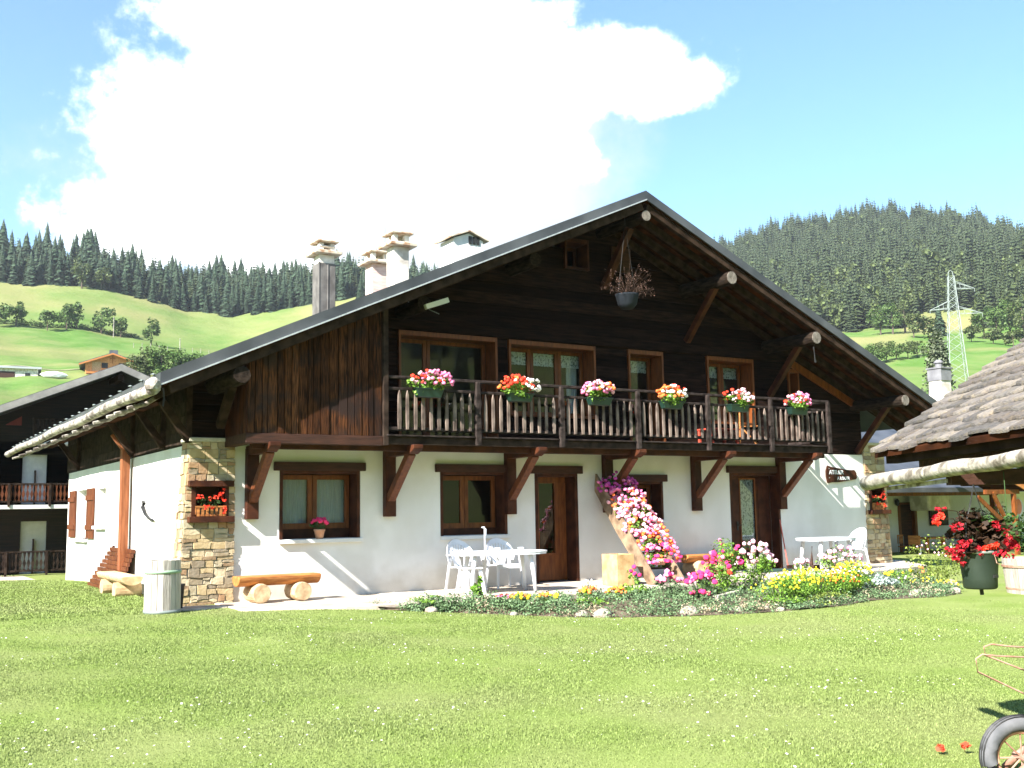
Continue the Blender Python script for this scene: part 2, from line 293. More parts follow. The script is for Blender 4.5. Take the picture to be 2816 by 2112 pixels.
# ------------------------------------------------------------------ terrain
TA = [-180, -120, -60, -20, 3, 9, 12, 14, 16.4, 19, 23, 30, 40, 43, 45, 47, 49.3, 51.6, 54, 56, 58.5, 62, 80, 120, 180]  # bearings from the camera; slopes in the table taken from image pixels
TD = [45, 90, 150, 235, 300, 380, 450, 520, 620, 850, 1500]
TT = [[-.045, -.02, .02, .07, .11, .15, .17, .18, .20, .22, .15]]*3+[
 [-.045, .02, .07, .11, .13, .16, .19, .2, .21, .19, .10], [-.045, .045, .09, .129, .142, .171, .2055, .211, .213, .17, .09],
 [-.045, .045, .09, .131, .142, .169, .208, .213, .212, .17, .09], [-.045, .045, .09, .132, .142, .161, .200, .207, .208, .17, .09],
 [-.045, .045, .09, .131, .141, .155, .1895, .203, .206, .17, .09], [-.045, .045, .09, .13, .14, .152, .186, .203, .208, .17, .09],
 [-.045, .045, .09, .13, .142, .160, .194, .205, .21, .17, .09], [-.045, .045, .09, .13, .148, .168, .207, .212, .215, .18, .09],
 [-.045, .045, .09, .12, .14, .16, .19, .2, .21, .2, .10], [-.045, .035, .07, .10, .125, .148, .16, .175, .19, .215, .11],
 [-.045, .03, .065, .098, .122, .148, .160, .175, .195, .230, .12], [-.045, .03, .065, .098, .122, .148, .160, .178, .2, .241, .13],
 [-.045, .03, .065, .1, .125, .150, .160, .178, .202, .247, .14], [-.045, .03, .065, .102, .13, .152, .163, .18, .205, .253, .14],
 [-.045, .03, .065, .104, .134, .152, .163, .182, .207, .253, .14], [-.045, .03, .065, .106, .135, .149, .161, .182, .207, .246, .14],
 [-.045, .03, .065, .106, .132, .145, .162, .188, .205, .235, .13], [-.045, .03, .065, .105, .127, .142, .162, .188, .2, .215, .12],
 [-.045, .03, .06, .10, .12, .14, .155, .17, .18, .19, .1]]+[[-.045, .02, .04, .07, .10, .12, .13, .14, .15, .16, .1]]+[[-.045, -.02, .02, .07, .11, .15, .17, .18, .20, .22, .15]]*2
TT = np.array(TT)
def tanat(a, d):
    a = np.asarray(a, float); d = np.asarray(d, float)
    i = np.clip(np.searchsorted(TA, a)-1, 0, len(TA)-2); ta = np.array(TA, float); u = (a-ta[i])/(ta[i+1]-ta[i])
    j = np.clip(np.searchsorted(TD, d)-1, 0, len(TD)-2); td = np.array(TD, float); v = np.clip((d-td[j])/(td[j+1]-td[j]), 0, 1)
    return (TT[i, j]*(1-u)+TT[i+1, j]*u)*(1-v)+(TT[i, j+1]*(1-u)+TT[i+1, j+1]*u)*v
def hill(a, d, dz=0):
    """a point of the hillside a degrees clockwise of +y and d metres from the lawn's edge"""
    t = math.radians(a); return (CAM[0]+d*math.sin(t), CAM[1]+d*math.cos(t), float(CAM[2]+d*tanat(a, d)+.25*math.sin(a*2.3+d*.05))+dz)
A = np.concatenate([np.arange(-180, 0, 4), np.arange(0, 64, .5), np.arange(64, 181, 4)]); Dd = np.concatenate([np.linspace(45, 300, 40), np.linspace(306, 620, 60), np.linspace(640, 1500, 24)])
AA, DD = np.meshgrid(A, Dd); HH = CAM[2]+DD*tanat(AA.ravel(), DD.ravel()).reshape(AA.shape)+.25*np.sin(AA*2.3+DD*.05)
V = np.stack([CAM[0]+DD*np.sin(np.radians(AA)), CAM[1]+DD*np.cos(np.radians(AA)), HH], -1).reshape(-1, 3)
na = len(A); ii = (np.arange(len(Dd)-1)[:, None]*na+np.arange(na-1)[None]).ravel(); F = np.stack([ii, ii+1, ii+na+1, ii+na], 1)
meadow = mat('alpine_meadow', (.062, .135, .022), (.115, .185, .050), .12, (1, 1, 1), detail=12, rough=1, bump=.5, bscale=.6, bdist=.6, c3=(.135, .165, .055), s3=.03, lo=.3, hi=.7, spec=.05)
# dry straw-coloured bands of the meadow are real ground colour, stored per vertex
t = meadow.node_tree; at = t.nodes.new('ShaderNodeAttribute'); at.attribute_name = 'dry'; P = t.nodes['Principled BSDF']
old = P.inputs['Base Color'].links[0].from_socket; nn = t.nodes.new('ShaderNodeTexNoise'); nn.inputs['Scale'].default_value = .035; nn.inputs['Detail'].default_value = 7
co = t.nodes.new('ShaderNodeTexCoord'); t.links.new(co.outputs['Object'], nn.inputs['Vector'])
ma = t.nodes.new('ShaderNodeMath'); ma.operation = 'MULTIPLY_ADD'; t.links.new(nn.outputs[0], ma.inputs[0]); ma.inputs[1].default_value = 1.6; ma.inputs[2].default_value = -.8
ad = t.nodes.new('ShaderNodeMath'); ad.use_clamp = True; t.links.new(ma.outputs[0], ad.inputs[0]); t.links.new(at.outputs['Fac'], ad.inputs[1])
mxr = t.nodes.new('ShaderNodeMixRGB'); t.links.new(ad.outputs[0], mxr.inputs[0]); t.links.new(old, mxr.inputs[1]); mxr.inputs[2].default_value = (.23, .21, .09, 1); t.links.new(mxr.outputs[0], P.inputs['Base Color'])
hs = MB().arr(V, F).build('hillside', meadow, smooth=True); tag(hs, kind='structure')
dr = np.zeros(AA.shape)
dr += np.where((AA > 0) & (AA < 30), np.clip((DD-375)/60, 0, .38), 0)
dr += np.where((AA > 0) & (AA < 30), .42*np.exp(-((DD-228)/14)**2)+.6*np.exp(-((DD-318)/5)**2), 0)
dr += np.where((AA > 52) & (AA < 56.3), 1.1*np.exp(-((DD-440)/38)**2), 0)+np.where((AA > 47) & (AA < 53), .7*np.exp(-((DD-375)/22)**2), 0)
dr += np.where((AA > 55) & (AA < 62), .8*np.exp(-((DD-560)/30)**2)+.7*np.exp(-((DD-318)/8)**2), 0)
dr += np.where((AA < -30) | (AA > 110), .5, 0)
at = hs.data.attributes.new('dry', 'FLOAT', 'POINT'); at.data.foreach_set('value', dr.ravel().astype(np.float32))
# ------------------------------------------------------------------ lawn
def smst(x): x = np.clip(x, 0, 1); return x*x*(3-2*x)
def lawn_z(x, y):
    x = np.asarray(x, float); y = np.asarray(y, float)
    z = -.03-.19*smst((x-.8)/4.5)*(1-.0*y)-.16*smst((-3-y)/7)*(1-smst((x-.8)/4.5))
    z = z-.55*smst((y-4)/15)*(1-.0*x)*np.where(x > 2, .8, .75)*smst((y-4)/15)
    return z+.012*np.sin(x*1.7+y*.9)+.01*np.sin(x*.6-y*1.4)
gx = np.concatenate([np.linspace(-60, -10, 20), np.linspace(-9.6, 20, 120), np.linspace(20.5, 60, 30)]); gy = np.concatenate([np.linspace(-60, -18, 16), np.linspace(-17.6, 6, 100), np.linspace(6.5, 46, 40)])
GX, GY = np.meshgrid(gx, gy); V = np.stack([GX, GY, lawn_z(GX, GY)], -1).reshape(-1, 3)
nx = len(gx); ii = (np.arange(len(gy)-1)[:, None]*nx+np.arange(nx-1)[None]).ravel(); F = np.stack([ii, ii+1, ii+nx+1, ii+nx], 1)
lawn_m = mat('mown_lawn', (.150, .208, .046), (.205, .248, .078), 1.1, (1, 1, 1), detail=10, rough=1, bump=.6, bscale=90, bdist=.02, c3=(.195, .225, .078), s3=.35, spec=.05)
tag(MB().arr(V, F).build('lawn', lawn_m, smooth=True), kind='structure')
def grass(n, d0, d1, a0, a1, hh, ww, name, m, label, keep=None):
    rng = np.random.default_rng(3); d = np.sqrt(rng.uniform(d0*d0, d1*d1, n)); d = d0+(d-d0)*rng.uniform(.35, 1, n); a = np.radians(rng.uniform(a0, a1, n))
    x = CAM[0]+d*np.sin(a); y = CAM[1]+d*np.cos(a)
    k = ~((y > bed_y(x)) & (x > 2.2)) & ~((y > -1.5-.4*np.clip(x-.4, 0, 4)) & (x > .3)) & ~((x > -.25) & (y > -.1)); x, y, d = x[k], y[k], d[k]; n = len(x)
    z = lawn_z(x, y); patch = .85+.3*np.sin(x*2.1+1.3*np.sin(y*1.7))*np.sin(y*1.9+x*.7)
    h = hh*rng.uniform(.5, 1.2, n)*patch; wd = ww*(.6+d/14)*rng.uniform(.7, 1.3, n); th = rng.uniform(0, 6.283, n); dx, dy = np.cos(th), np.sin(th)
    ln = rng.uniform(.1, .9, n)*h; ph = th+rng.uniform(.8, 2.3, n); lx, ly = np.cos(ph)*ln, np.sin(ph)*ln; p = np.stack([x, y, z-.005], 1); s = np.stack([dx, dy, 0*dx], 1)*wd[:, None]/2
    mid = p+np.stack([lx*.35, ly*.35, h*.6], 1); tip = p+np.stack([lx, ly, h], 1)
    V = np.stack([p-s, p+s, mid+s*.8, mid-s*.8, tip], 1).reshape(-1, 3); b = np.arange(n)*5
    mb = MB().arr(V, np.stack([b, b+1, b+2, b+3], 1)); mb.big.append((np.zeros((0, 3)), np.stack([b+3, b+2, b+4], 1)-len(V)))
    o = mb.build(name, m); tag(o, label, 'grass', kind='stuff'); return o
def bed_y(x): return np.interp(x, [2.2, 2.7, 3.6, 4.6, 5.6, 6.6, 7.5, 9, 10.3, 11.3, 12.3, 13.5, 14.5, 16], [-1.9, -2.4, -3.0, -3.9, -4.6, -5.2, -5.6, -5.5, -5.2, -5.6, -5.4, -4.2, -2.8, -1.4])
grass_m = mat('grass_blades', (.170, .232, .055), (.240, .292, .105), .8, detail=8, rough=.75, bump=0, island=.35, leaf=.25, c3=(.22, .265, .095), s3=.35, spec=.15)
grass(620000, 6.0, 20, 3, 61, .020, .006, 'grass', grass_m, 'short mown green lawn grass in front of the chalet')
grass(150000, 17, 42, 1, 13.5, .035, .012, 'grass', grass_m, 'short green lawn grass beside the white side wall, receding to the far path')
rng = np.random.default_rng(11); n = 2300; d = rng.uniform(6.2, 17, n)**1.0; a = np.radians(rng.uniform(3, 60, n)); x = CAM[0]+d*np.sin(a); y = CAM[1]+d*np.cos(a)
k = (np.sin(x*1.3+2*np.sin(y*.8))+np.sin(y*1.7+x*.6)+rng.normal(0, .7, n) > .15) & (y < -3.2) & (y < bed_y(x)-.3); x, y = x[k], y[k]; n = len(x); z = lawn_z(x, y)+.03+rng.uniform(0, .015, n)
th = rng.uniform(0, 6.28, n); r = rng.uniform(.006, .013, n); c = np.stack([x, y, z], 1); q1 = np.stack([np.cos(th), np.sin(th), .3*np.cos(th*3)], 1)*r[:, None]; q2 = np.stack([-np.sin(th), np.cos(th), .3*np.sin(th*2)], 1)*r[:, None]
tag(MB().arr(np.stack([c+q1, c+q2, c-q1, c-q2], 1).reshape(-1, 3), np.arange(4*n).reshape(n, 4)).build('clover_flowers', p_wh), 'tiny white clover flowers scattered through the lawn', 'clover', kind='stuff')
# terrace and far path
te = [(.42, 1.0), (.42, -1.55), (1.1, -1.85), (1.9, -2.1), (3.2, -2.3), (4.8, -2.6), (7, -2.6), (9, -2.4), (12.8, -2.15), (15, -1.85), (16.9, -1.35), (18.4, .6), (18.6, 2.0), (17.3, 2.0), (17.3, 1.0)]
tag(MB().prism([(x, y, -.34) for x, y in te], (0, 0, .335)).build('terrace', paving, bevel=.015), kind='structure')
tag(MB().prism([(-20, 15.5, -.48), (-.02, 15.2, -.46), (-.02, 25, -.5), (-20, 25, -.5)][::1], (0, 0, .05)).build('path', paving), kind='structure')
tag(MB().prism([(20.5, 4.0, -.75), (31.5, 4.0, -.75), (31.5, 7.1, -.75), (20.5, 7.1, -.75)], (0, 0, .3)).build('porch_floor', paving), kind='structure')
bm_ = [(x, float(bed_y(x))) for x in np.linspace(2.4, 15.5, 30)]; bt = [(x, float(np.interp(x, [2.4, 4.8, 9, 12.8, 15.5], [-2.2, -2.5, -2.35, -2.1, -1.7]))) for x in np.linspace(2.4, 15.5, 30)]
m = MB(); vv = []
for (x, y0), (_, y1) in zip(bm_, bt):
    for k in range(7): u = k/6; vv.append((x, y0+(y1-y0)*u, float(lawn_z(x, y0))+.01+.13*math.sin(min(1, u*1.6)*math.pi/2)*(1 if y1-y0 > .5 else .3)+random.uniform(-.02, .02)))
m.add(vv, [(i*7+k, (i+1)*7+k, (i+1)*7+k+1, i*7+k+1) for i in range(29) for k in range(6)]); tag(m.build('flower_bed_soil', soil, smooth=True), kind='structure')
def bed_z(x, y):
    y0 = float(bed_y(x)); y1 = float(np.interp(x, [2.4, 4.8, 9, 12.8, 15.5], [-2.2, -2.5, -2.35, -2.1, -1.7])); u = min(1, max(0, (y-y0)/max(.2, y1-y0)))
    return float(lawn_z(x, y0))+.01+.13*math.sin(min(1, u*1.6)*math.pi/2)
# ================================================================== THE CHALET
XA, ZA, TS = 8.58, 7.815, .447            # ridge x, ridge z, roof slope
XL, XR_ = -.88, 18.1; YF, YB = -1.58, 17.2
def rz(x): return ZA-TS*abs(x-XA)
ch = thing('chalet', 'big chalet with white ground floor, dark timber gable and long flowered balcony', 'chalet')
def grid_wall(mb, x0, x1, z0, z1, y0, y1, holes, zc=(), axis='x'):
    xs = sorted({x0, x1, *[h[0] for h in holes], *[h[1] for h in holes]}); zs = sorted({z0, z1, *zc, *[h[2] for h in holes], *[h[3] for h in holes]})
    for i in range(len(zs)-1):
        run = None
        for j in range(len(xs)-1):
            cx, cz = (xs[j]+xs[j+1])/2, (zs[i]+zs[i+1])/2; solid = not any(h[0] < cx < h[1] and h[2] < cz < h[3] for h in holes)
            if solid: run = (run[0] if run else xs[j], xs[j+1])
            if run and (not solid or j == len(xs)-2):
                (mb.box(run[0], run[1], y0, y1, zs[i], zs[i+1]) if axis == 'x' else mb.box(y0, y1, run[0], run[1], zs[i], zs[i+1])); run = None
GH = [(1.53, 3.03, 1.0, 2.19), (4.66, 6.13, .98, 2.18), (6.78, 7.82, -.05, 2.16), (9.19, 10.06, 1.19, 2.0), (12.0, 13.55, .0, 2.2)]  # these and other chalet coordinates unprojected from image pixels onto wall planes
m = MB(); grid_wall(m, .70, 16.48, -.4, 2.66, 0, .42, GH); m.build('ground_floor_wall', plaster, ch)
LH = [(9.4, 10.95, .93, 2.13), (7.2, 8.1, 1.25, 2.1)]
m = MB(); grid_wall(m, .45, 12.36, -.6, 2.62, 0, .4, LH, axis='y'); m.build('side_wall', plaster, ch)
m = MB(); m.box(16.1, 16.5, .45, 16, -.6, 2.62); m.box(.4, 16.1, 12, 12.36, -.6, 2.62); m.build('rear_wall', plaster, ch)
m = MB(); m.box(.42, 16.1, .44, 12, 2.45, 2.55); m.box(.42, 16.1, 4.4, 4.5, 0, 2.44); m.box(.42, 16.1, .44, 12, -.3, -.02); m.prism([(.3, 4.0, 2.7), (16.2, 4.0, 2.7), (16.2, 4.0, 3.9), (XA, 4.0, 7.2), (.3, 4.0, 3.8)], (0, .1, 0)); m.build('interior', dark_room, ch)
# --- upper storey of dark boards (courses with open joints), gable following the roof
UH = [(3.80, 5.95, 2.74, 4.84), (6.22, 8.35, 3.3, 4.83), (9.22, 10.18, 2.74, 4.83), (11.45, 12.88, 3.3, 4.83), (7.63, 8.25, 6.44, 7.1), (14.0, 14.36, 3.9, 4.68)]
def row_wall(mb, z0, z1, x0, x1, holes, y0, y1, step=.235):
    zc = sorted({z0, z1, *[h[2] for h in holes if z0 < h[2] < z1], *[h[3] for h in holes if z0 < h[3] < z1]})
    rows = []
    for a, b in zip(zc[:-1], zc[1:]): k = max(1, round((b-a)/step)); rows += [(a+(b-a)*i/k, a+(b-a)*(i+1)/k) for i in range(k)]
    for a, b in rows:
        off = random.uniform(-.006, .012); zt = min(b-.008, ZA-.32)
        if zt <= a: continue
        lo = [max(x0, XA-(ZA-.30-z)/TS) for z in (a, zt)]; hi = [min(x1, XA+(ZA-.30-z)/TS) for z in (a, zt)]
        cuts = sorted([(h[0], h[1]) for h in holes if h[2] < (a+b)/2 < h[3]]); L0 = tuple(lo)
        for c in cuts+[None]:
            R0 = (c[0], c[0]) if c else tuple(hi)
            if R0[0] > L0[0] and R0[1] > L0[1]: mb.prism([(L0[0], y0+off, a), (R0[0], y0+off, a), (R0[1], y0+off, zt), (L0[1], y0+off, zt)], (0, y1-y0, 0))
            if c: L0 = (c[1], c[1])
m = MB(); row_wall(m, 2.68, 7.5, 0, 16.5, UH, .02, .40); m.build('gable_wall', logwood, ch)
m = MB(); m.prism([(.1, .32, 2.7), (16.4, .32, 2.7), (16.4, .32, 4.0), (XA, .32, 7.4), (.1, .32, 3.7)], (0, .05, 0))
m.build('gable_backing', dark_room, ch) if False else None
m = MB()
for i in range(4):
    a = 2.64+i*.24; b = min(a+.232, 3.62)
    for j in range(6): m.box(-.02+random.uniform(-.012, .01), .2, .35+j*2.03, .34+(j+1)*2.03, a, b)
m.build('side_boarding', darkwood, ch)
m = MB(); m.box(16.3, 16.48, .3, 12.3, 2.64, 4.1); m.box(.2, 16.3, 12.1, 12.3, 2.64, 4.0); m.prism([(.2, 12.1, 4), (16.3, 12.1, 4), (XA, 12.1, 7.4)], (0, .2, 0)); m.build('rear_boarding', logwood, ch)
# --- windows and doors of the ground floor
def pane(parent, x0, x1, z0, z1, y): MB().box(x0, x1, y, y+.008, z0, z1).build('pane', glass, parent)
def cas(mb, x0, x1, z0, z1, y, w=.075, d=.06): mb.box(x0, x0+w, y, y+d, z0, z1); mb.box(x1-w, x1, y, y+d, z0, z1); mb.box(x0+w, x1-w, y, y+d, z0, z0+w*1.2); mb.box(x0+w, x1-w, y, y+d, z1-w, z1)
def curt(parent, x0, x1, z0, z1, y, mtl, name='curtain', amp=.018, wav=11):
    nn = max(6, int((x1-x0)*60)); v = []; 
    for i in range(nn+1):
        x = x0+(x1-x0)*i/nn
        for z in (z0, z1): v.append((x, y+amp*math.sin(x*6.28*wav)+.004*math.sin(x*97), z))
    MB().add(v, [(2*i, 2*i+2, 2*i+3, 2*i+1) for i in range(nn)]).build(name, mtl, parent, smooth=True)
def gwin(h, y=.34, leafs=2, lint=True, lx=(.11, .09), curtains=None, sill=True, name='window', split=None, w=.085, zf=.17):
    x0, x1, z0, z1 = h; wd = sub(name, ch)
    m = MB(); m.box(x0, x0+.06, -.012, y, z0, z1-.0); m.box(x1-.06, x1, -.012, y, z0, z1); m.box(x0+.06, x1-.06, -.004, y, z1-.05, z1); m.build('reveal_lining', stain, wd, bevel=.004)
    m = MB(); m.box(x0+.06, x1-.06, y+.01, y+.07, z0, z0+zf); m.build('bottom_board', stain, wd)
    m = MB(); a, b = x0+.06, x1-.06; cuts = [a]+(split or [a+(b-a)*i/leafs for i in range(1, leafs)])+[b]
    for p, q in zip(cuts[:-1], cuts[1:]): cas(m, p+.004, q-.004, z0+zf, z1-.06, y+.012, w)
    m.build('frame', frame_w, wd, bevel=.004)
    for p, q in zip(cuts[:-1], cuts[1:]): pane(wd, p+w, q-w, z0+zf+w, z1-.06-w, y+.04)
    if curtains:
        for p, q in zip(cuts[:-1], cuts[1:]): curt(wd, p+w*.6, q-w*.6, z0+zf+.03, z1-.09, y+.12, curtains)
    if lint: MB().box(x0-lx[0], x1+lx[1], -.075, .2, z1-.002, z1+.148).build('lintel', lintel_w, wd, bevel=.008)
    if sill: MB().box(x0-.01, x1+.03, -.07, .2, z0-.075, z0-.004).build('sill', white_st, wd, bevel=.006)
    return wd
gwin(GH[0], curtains=curtain, split=[2.26]); gwin(GH[1], split=[5.37], zf=.13)
wd = gwin(GH[3], leafs=1, y=.34, zf=.02, w=.07)
# ground-floor doors
def gdoor(h, gx0, gx1, gz0, gz1, y, name='door', curtains=None, lx=(.1, .1)):
    x0, x1, z0, z1 = h; z0 = max(z0, 0); dd = sub(name, ch)
    m = MB(); m.box(x0, x0+.07, -.012, y, z0, z1); m.box(x1-.07, x1, -.012, y, z0, z1); m.box(x0+.07, x1-.07, -.004, y, z1-.06, z1); m.build('reveal_lining', stain, dd, bevel=.004)
    m = MB(); grid_wall(m, x0+.07, x1-.07, z0+.02, z1-.06, y+.01, y+.065, [(gx0, gx1, gz0, gz1)]); m.box(gx1+.1, gx1+.104, y+.002, y+.01, z0+.05, z1-.1); m.build('panel', frame_w if curtains is None else stain, dd)
    cas_ = MB(); cas(cas_, gx0-.03, gx1+.03, gz0-.03, gz1+.03, y-.005, .035, .02); cas_.build('frame', frame_w, dd)
    pane(dd, gx0, gx1, gz0, gz1, y+.03)
    if curtains: curt(dd, gx0-.02, gx1+.02, gz0+.2, gz1+.02, y+.05, curtains, 'lace_curtain', .003, 5)
    m = MB(); m.box(gx0-.14, gx0-.10, y-.012, y+.01, z0+.9, z0+1.1); m.tube([(gx0-.12, y-.01, z0+1.02), (gx0-.12, y-.05, z0+1.02), (gx0-.02, y-.05, z0+1.02)], .009, 6); m.build('handle', black_m, dd)
    MB().box(x0-lx[0], x1+lx[1], -.075, .2, z1-.002, z1+.155).build('lintel', lintel_w, dd, bevel=.008)
    return dd
gdoor(GH[2], 7.08, 7.47, .55, 1.98, .33); gdoor(GH[4], 12.54, 12.99, .48, 2.06, .24, curtains=lace, lx=(.09, .1))
# --- side windows with open shutters
wd = sub('window', ch); m = MB(); m.box(.2, .26, 9.4, 10.95, .93, 2.13); m.build('frame', white_st, wd); MB().box(-.09, .2, 9.3, 11.05, .86, .93).build('sill', white_st, wd)
for ya in (10.98, 8.46):
    m = MB(); [m.box(-.05, -.015, ya+.18*k, ya+.18*k+.172, .95, 2.13) for k in range(5)]; m.box(-.075, -.05, ya, ya+.9, 1.15, 1.27); m.box(-.075, -.05, ya, ya+.9, 1.85, 1.97); m.build('shutter', stainV, ch)
wd = sub('window', ch); m = MB(); m.box(.2, .26, 7.2, 8.1, 1.25, 2.1); m.build('frame', white_st, wd); MB().box(-.1, .2, 7.1, 8.25, 1.18, 1.25).build('sill', white_st, wd)
# --- upper windows
def uwin(h, splits, floor=False, cur=None, side=None):
    x0, x1, z0, z1 = h; y = .36; wd = sub('window', ch)
    m = MB(); m.box(x0, x0+.05, -.03, y, z0, z1); m.box(x1-.05, x1, -.03, y, z0, z1); m.box(x0+.05, x1-.05, -.025, y, z1-.09, z1); m.box(x0+.05, x1-.05, -.025, y, z0, z0+.05); m.build('reveal_lining', frame_w, wd, bevel=.004)
    m = MB(); cuts = [x0+.05]+splits+[x1-.05]
    for p, q in zip(cuts[:-1], cuts[1:]): cas(m, p+.003, q-.003, z0+.05, z1-.09, y+.01, .075)
    m.build('frame', frame_w, wd, bevel=.004)
    for p, q in zip(cuts[:-1], cuts[1:]): pane(wd, p+.075, q-.075, z0+.13, z1-.16, y+.04); cur and curt(wd, p+.03, q-.03, z1-.42, z1-.13, y+.1, lace, 'lace_valance')
    if side: curt(wd, side[0], side[1], z0+.1, z1-.14, y+.14, curtain)
frame_k = frame_w; frame_w = mat('shaded_gallery_frame_wood', (.095, .026, .006), (.17, .05, .012), 6, (3, 3, .6), rough=.5, bump=.12, island=.12)  # darker copy of the window wood, gallery shade put into its colour
uwin(UH[0], [4.58]); uwin(UH[1], [6.97, 7.66], cur=1, side=(7.95, 8.22)); uwin(UH[2], [], cur=1); uwin(UH[3], [12.22], cur=1); uwin(UH[5], []); frame_w = stain; uwin(UH[4], [])  # attic frame takes the dark stain, shade under the ridge put into its colour
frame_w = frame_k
# balcony-side louvred door leaf beneath the ridge
m = MB(); m.box(8.86, 9.36, -.03, .015, 6.5, 7.05); m.build('attic_hatch', lintel_w, ch)
# --- roof: two slabs, bright drip edge, rafters, purlins, struts, soffit
rf = sub('roof', ch); dx = TS/math.hypot(1, TS); T = .19
for s, xe in ((-1, XL), (1, XR_)):
    m = MB(); m.prism([(XA, YF, ZA), (xe, YF, rz(xe)), (xe, YF, rz(xe)-T), (XA, YF, ZA-T)], (0, YB-YF, 0)); m.build('roof_slope', roof_m, rf)
    m = MB(); m.prism([(XA, YF-.03, ZA-T+.012), (xe, YF-.03, rz(xe)-T+.012), (xe, YF-.03, rz(xe)-T-.014), (XA, YF-.03, ZA-T-.014)], (0, .028, 0)); m.build('drip_edge', edge_m if s < 0 else roof_m, rf)
    m = MB(); k = 0; yy = YF+.02
    while yy < .0 or (s < 0 and yy < YB-.3):                                     # soffit boards run with the slope, seen between rafters
        m.prism([(XA+s*.02, yy, ZA-T-.014), (xe-s*.04, yy, rz(xe-s*.04)-T-.014), (xe-s*.04, yy, rz(xe-s*.04)-T-.034), (XA+s*.02, yy, ZA-T-.034)], (0, .17, 0)); yy += .178
    m.build('soffit', soffit_w, rf)
    for yy in (YF+.1, -1.02, -.5, -.02):
        p = (XA+s*.05, yy, rz(XA+.05)-T-.11); q = (xe-s*.15, yy, rz(xe-s*.15)-T-.11); MB().beam(p, q, .1, .15).build('rafter', rafter_w, rf, bevel=.006)
endgrain = mat('grey_end_grain', (.10, .085, .07), (.22, .19, .165), 14, rough=.95, bump=.6)
for xp, rr in ((8.6, .12), (10.87, .15), (13.35, .15), (16.25, .14), (6.33, .15), (3.9, .15), (.38, .15)):
    zp = rz(xp)-T-.19-rr; m = MB(); pts = [(xp, y, zp+random.uniform(-.006, .006)) for y in ((-1.53, -1.44, -1.0, -.4, .3) if xp > 8 or xp < 1 else (-.9, -.8, -.5, -.2, .3))]
    m.tube(pts, [rr*.92, rr, rr, rr*1.03, rr*1.05], 14, jit=.03); m.build('purlin', purlin_m, rf, smooth=False); MB().tube([(xp, -1.545, zp), (xp, -1.5, zp)], rr*.9, 14).build('purlin_end', endgrain, rf) if xp > 8 else None
    if xp != 8.6 and (xp > 8 or xp < 1): m = MB(); m.beam((xp, -1.02, zp-rr*.7), (xp, -.03 if xp > 1 else -.35, zp-(1.15 if xp > 1 else .72)), .13, .13, up=(1, 0, 0)); m.build('strut', stain if xp > 9 else rafter_w, rf, bevel=.006)
m = MB(); m.beam((8.6, -1.0, rz(8.6)-.62), (8.6, -.03, 6.1), .13, .14, up=(1, 0, 0)); m.build('strut', stain, rf)
m = MB(); m.beam((13.95, -.06, 4.86), (16.3, -.06, 3.86), .06, .17); m.build('verge_board', orange_w if 0 else frame_w, rf)
MB().beam((3.86, -1.02, 5.10), (4.30, -1.05, 5.26), .10, .09).build('sunlit_purlin_patch', white_st, rf)  # pale piece added to stand in for the sunlit stretch of the purlin
# eave gutter of a hollowed log, with pegs
m = MB(); m.tube([(-1.0, y, 3.34+.02*math.sin(y)+.004*y) for y in np.linspace(-1.72, 17.3, 24)], [.088+.006*math.sin(i*1.7) for i in range(24)], 12, jit=.012); m.build('wooden_gutter', grey_w, rf, smooth=True)
for y in (-.1, .95, 1.6, 2.9, 3.9, 5.2, 6.5, 8.1, 9.7, 11, 12.5, 14, 15.5): MB().tube([(-.55, y, 3.40), (-.78, y, 3.24), (-1.06, y-.06, 3.17)], [.042, .036, .03], 7).build('gutter_hook', grey_w, rf)
m = MB(); m.blob((-1.0, -1.66, 3.37), (.125, .13, .125), 2, .1); m.build('gutter_end', grey_w, rf)
for y in np.arange(-1.2, 17, .82): MB().blob((-.90, y, rz(XL)+.008), (.045, .05, .018), 1, .1).build('roof_clip', ironw, rf)
m = MB(); m.tube([(-.82, -1.5, 3.36), (-.80, -1.5, 3.2), (-.81, -1.5, 3.08)], .012, 6, jit=.4); m.build('chain', black_m, rf)
m = MB(); m.tube([(13.3, -1.48, 4.95), (13.32, -1.48, 4.8), (13.33, -1.48, 4.66)], .012, 6, jit=.4); m.tube([(13.33, -1.48, 4.66), (13.34, -1.48, 4.6)], .022, 8); m.build('chain', black_m, rf)
# eave braces on the side wall
for y in (10.6, 4.3, 1.75, -.02):
    m = MB(); m.beam((-.06, y, 2.7), (-.5, y, 3.32), .12, .12, up=(0, 1, 0)); m.box(-.1, .0, y-.05, y+.05, 2.64, 3.6); m.build('eave_brace', rafter_w, ch, bevel=.005)
m = MB(); m.box(-.58, -.42, .0, 12.5, 3.30, 3.44); m.build('eave_plate', soffit_w, ch)
m = MB(); m.box(-.22, -.06, 4.42, 4.62, -.1, 2.8); m.beam((-.14, 4.5, 2.75), (-.4, 4.5, 3.1), .1, .1, up=(0, 1, 0)); m.build('post', mat('sunlit_orange_post', (.16, .05, .018), (.27, .095, .038), 5, (4, 4, .5), bump=.3), ch, bevel=.008)  # lighter copy of the stained post wood, sunlight put into its colour
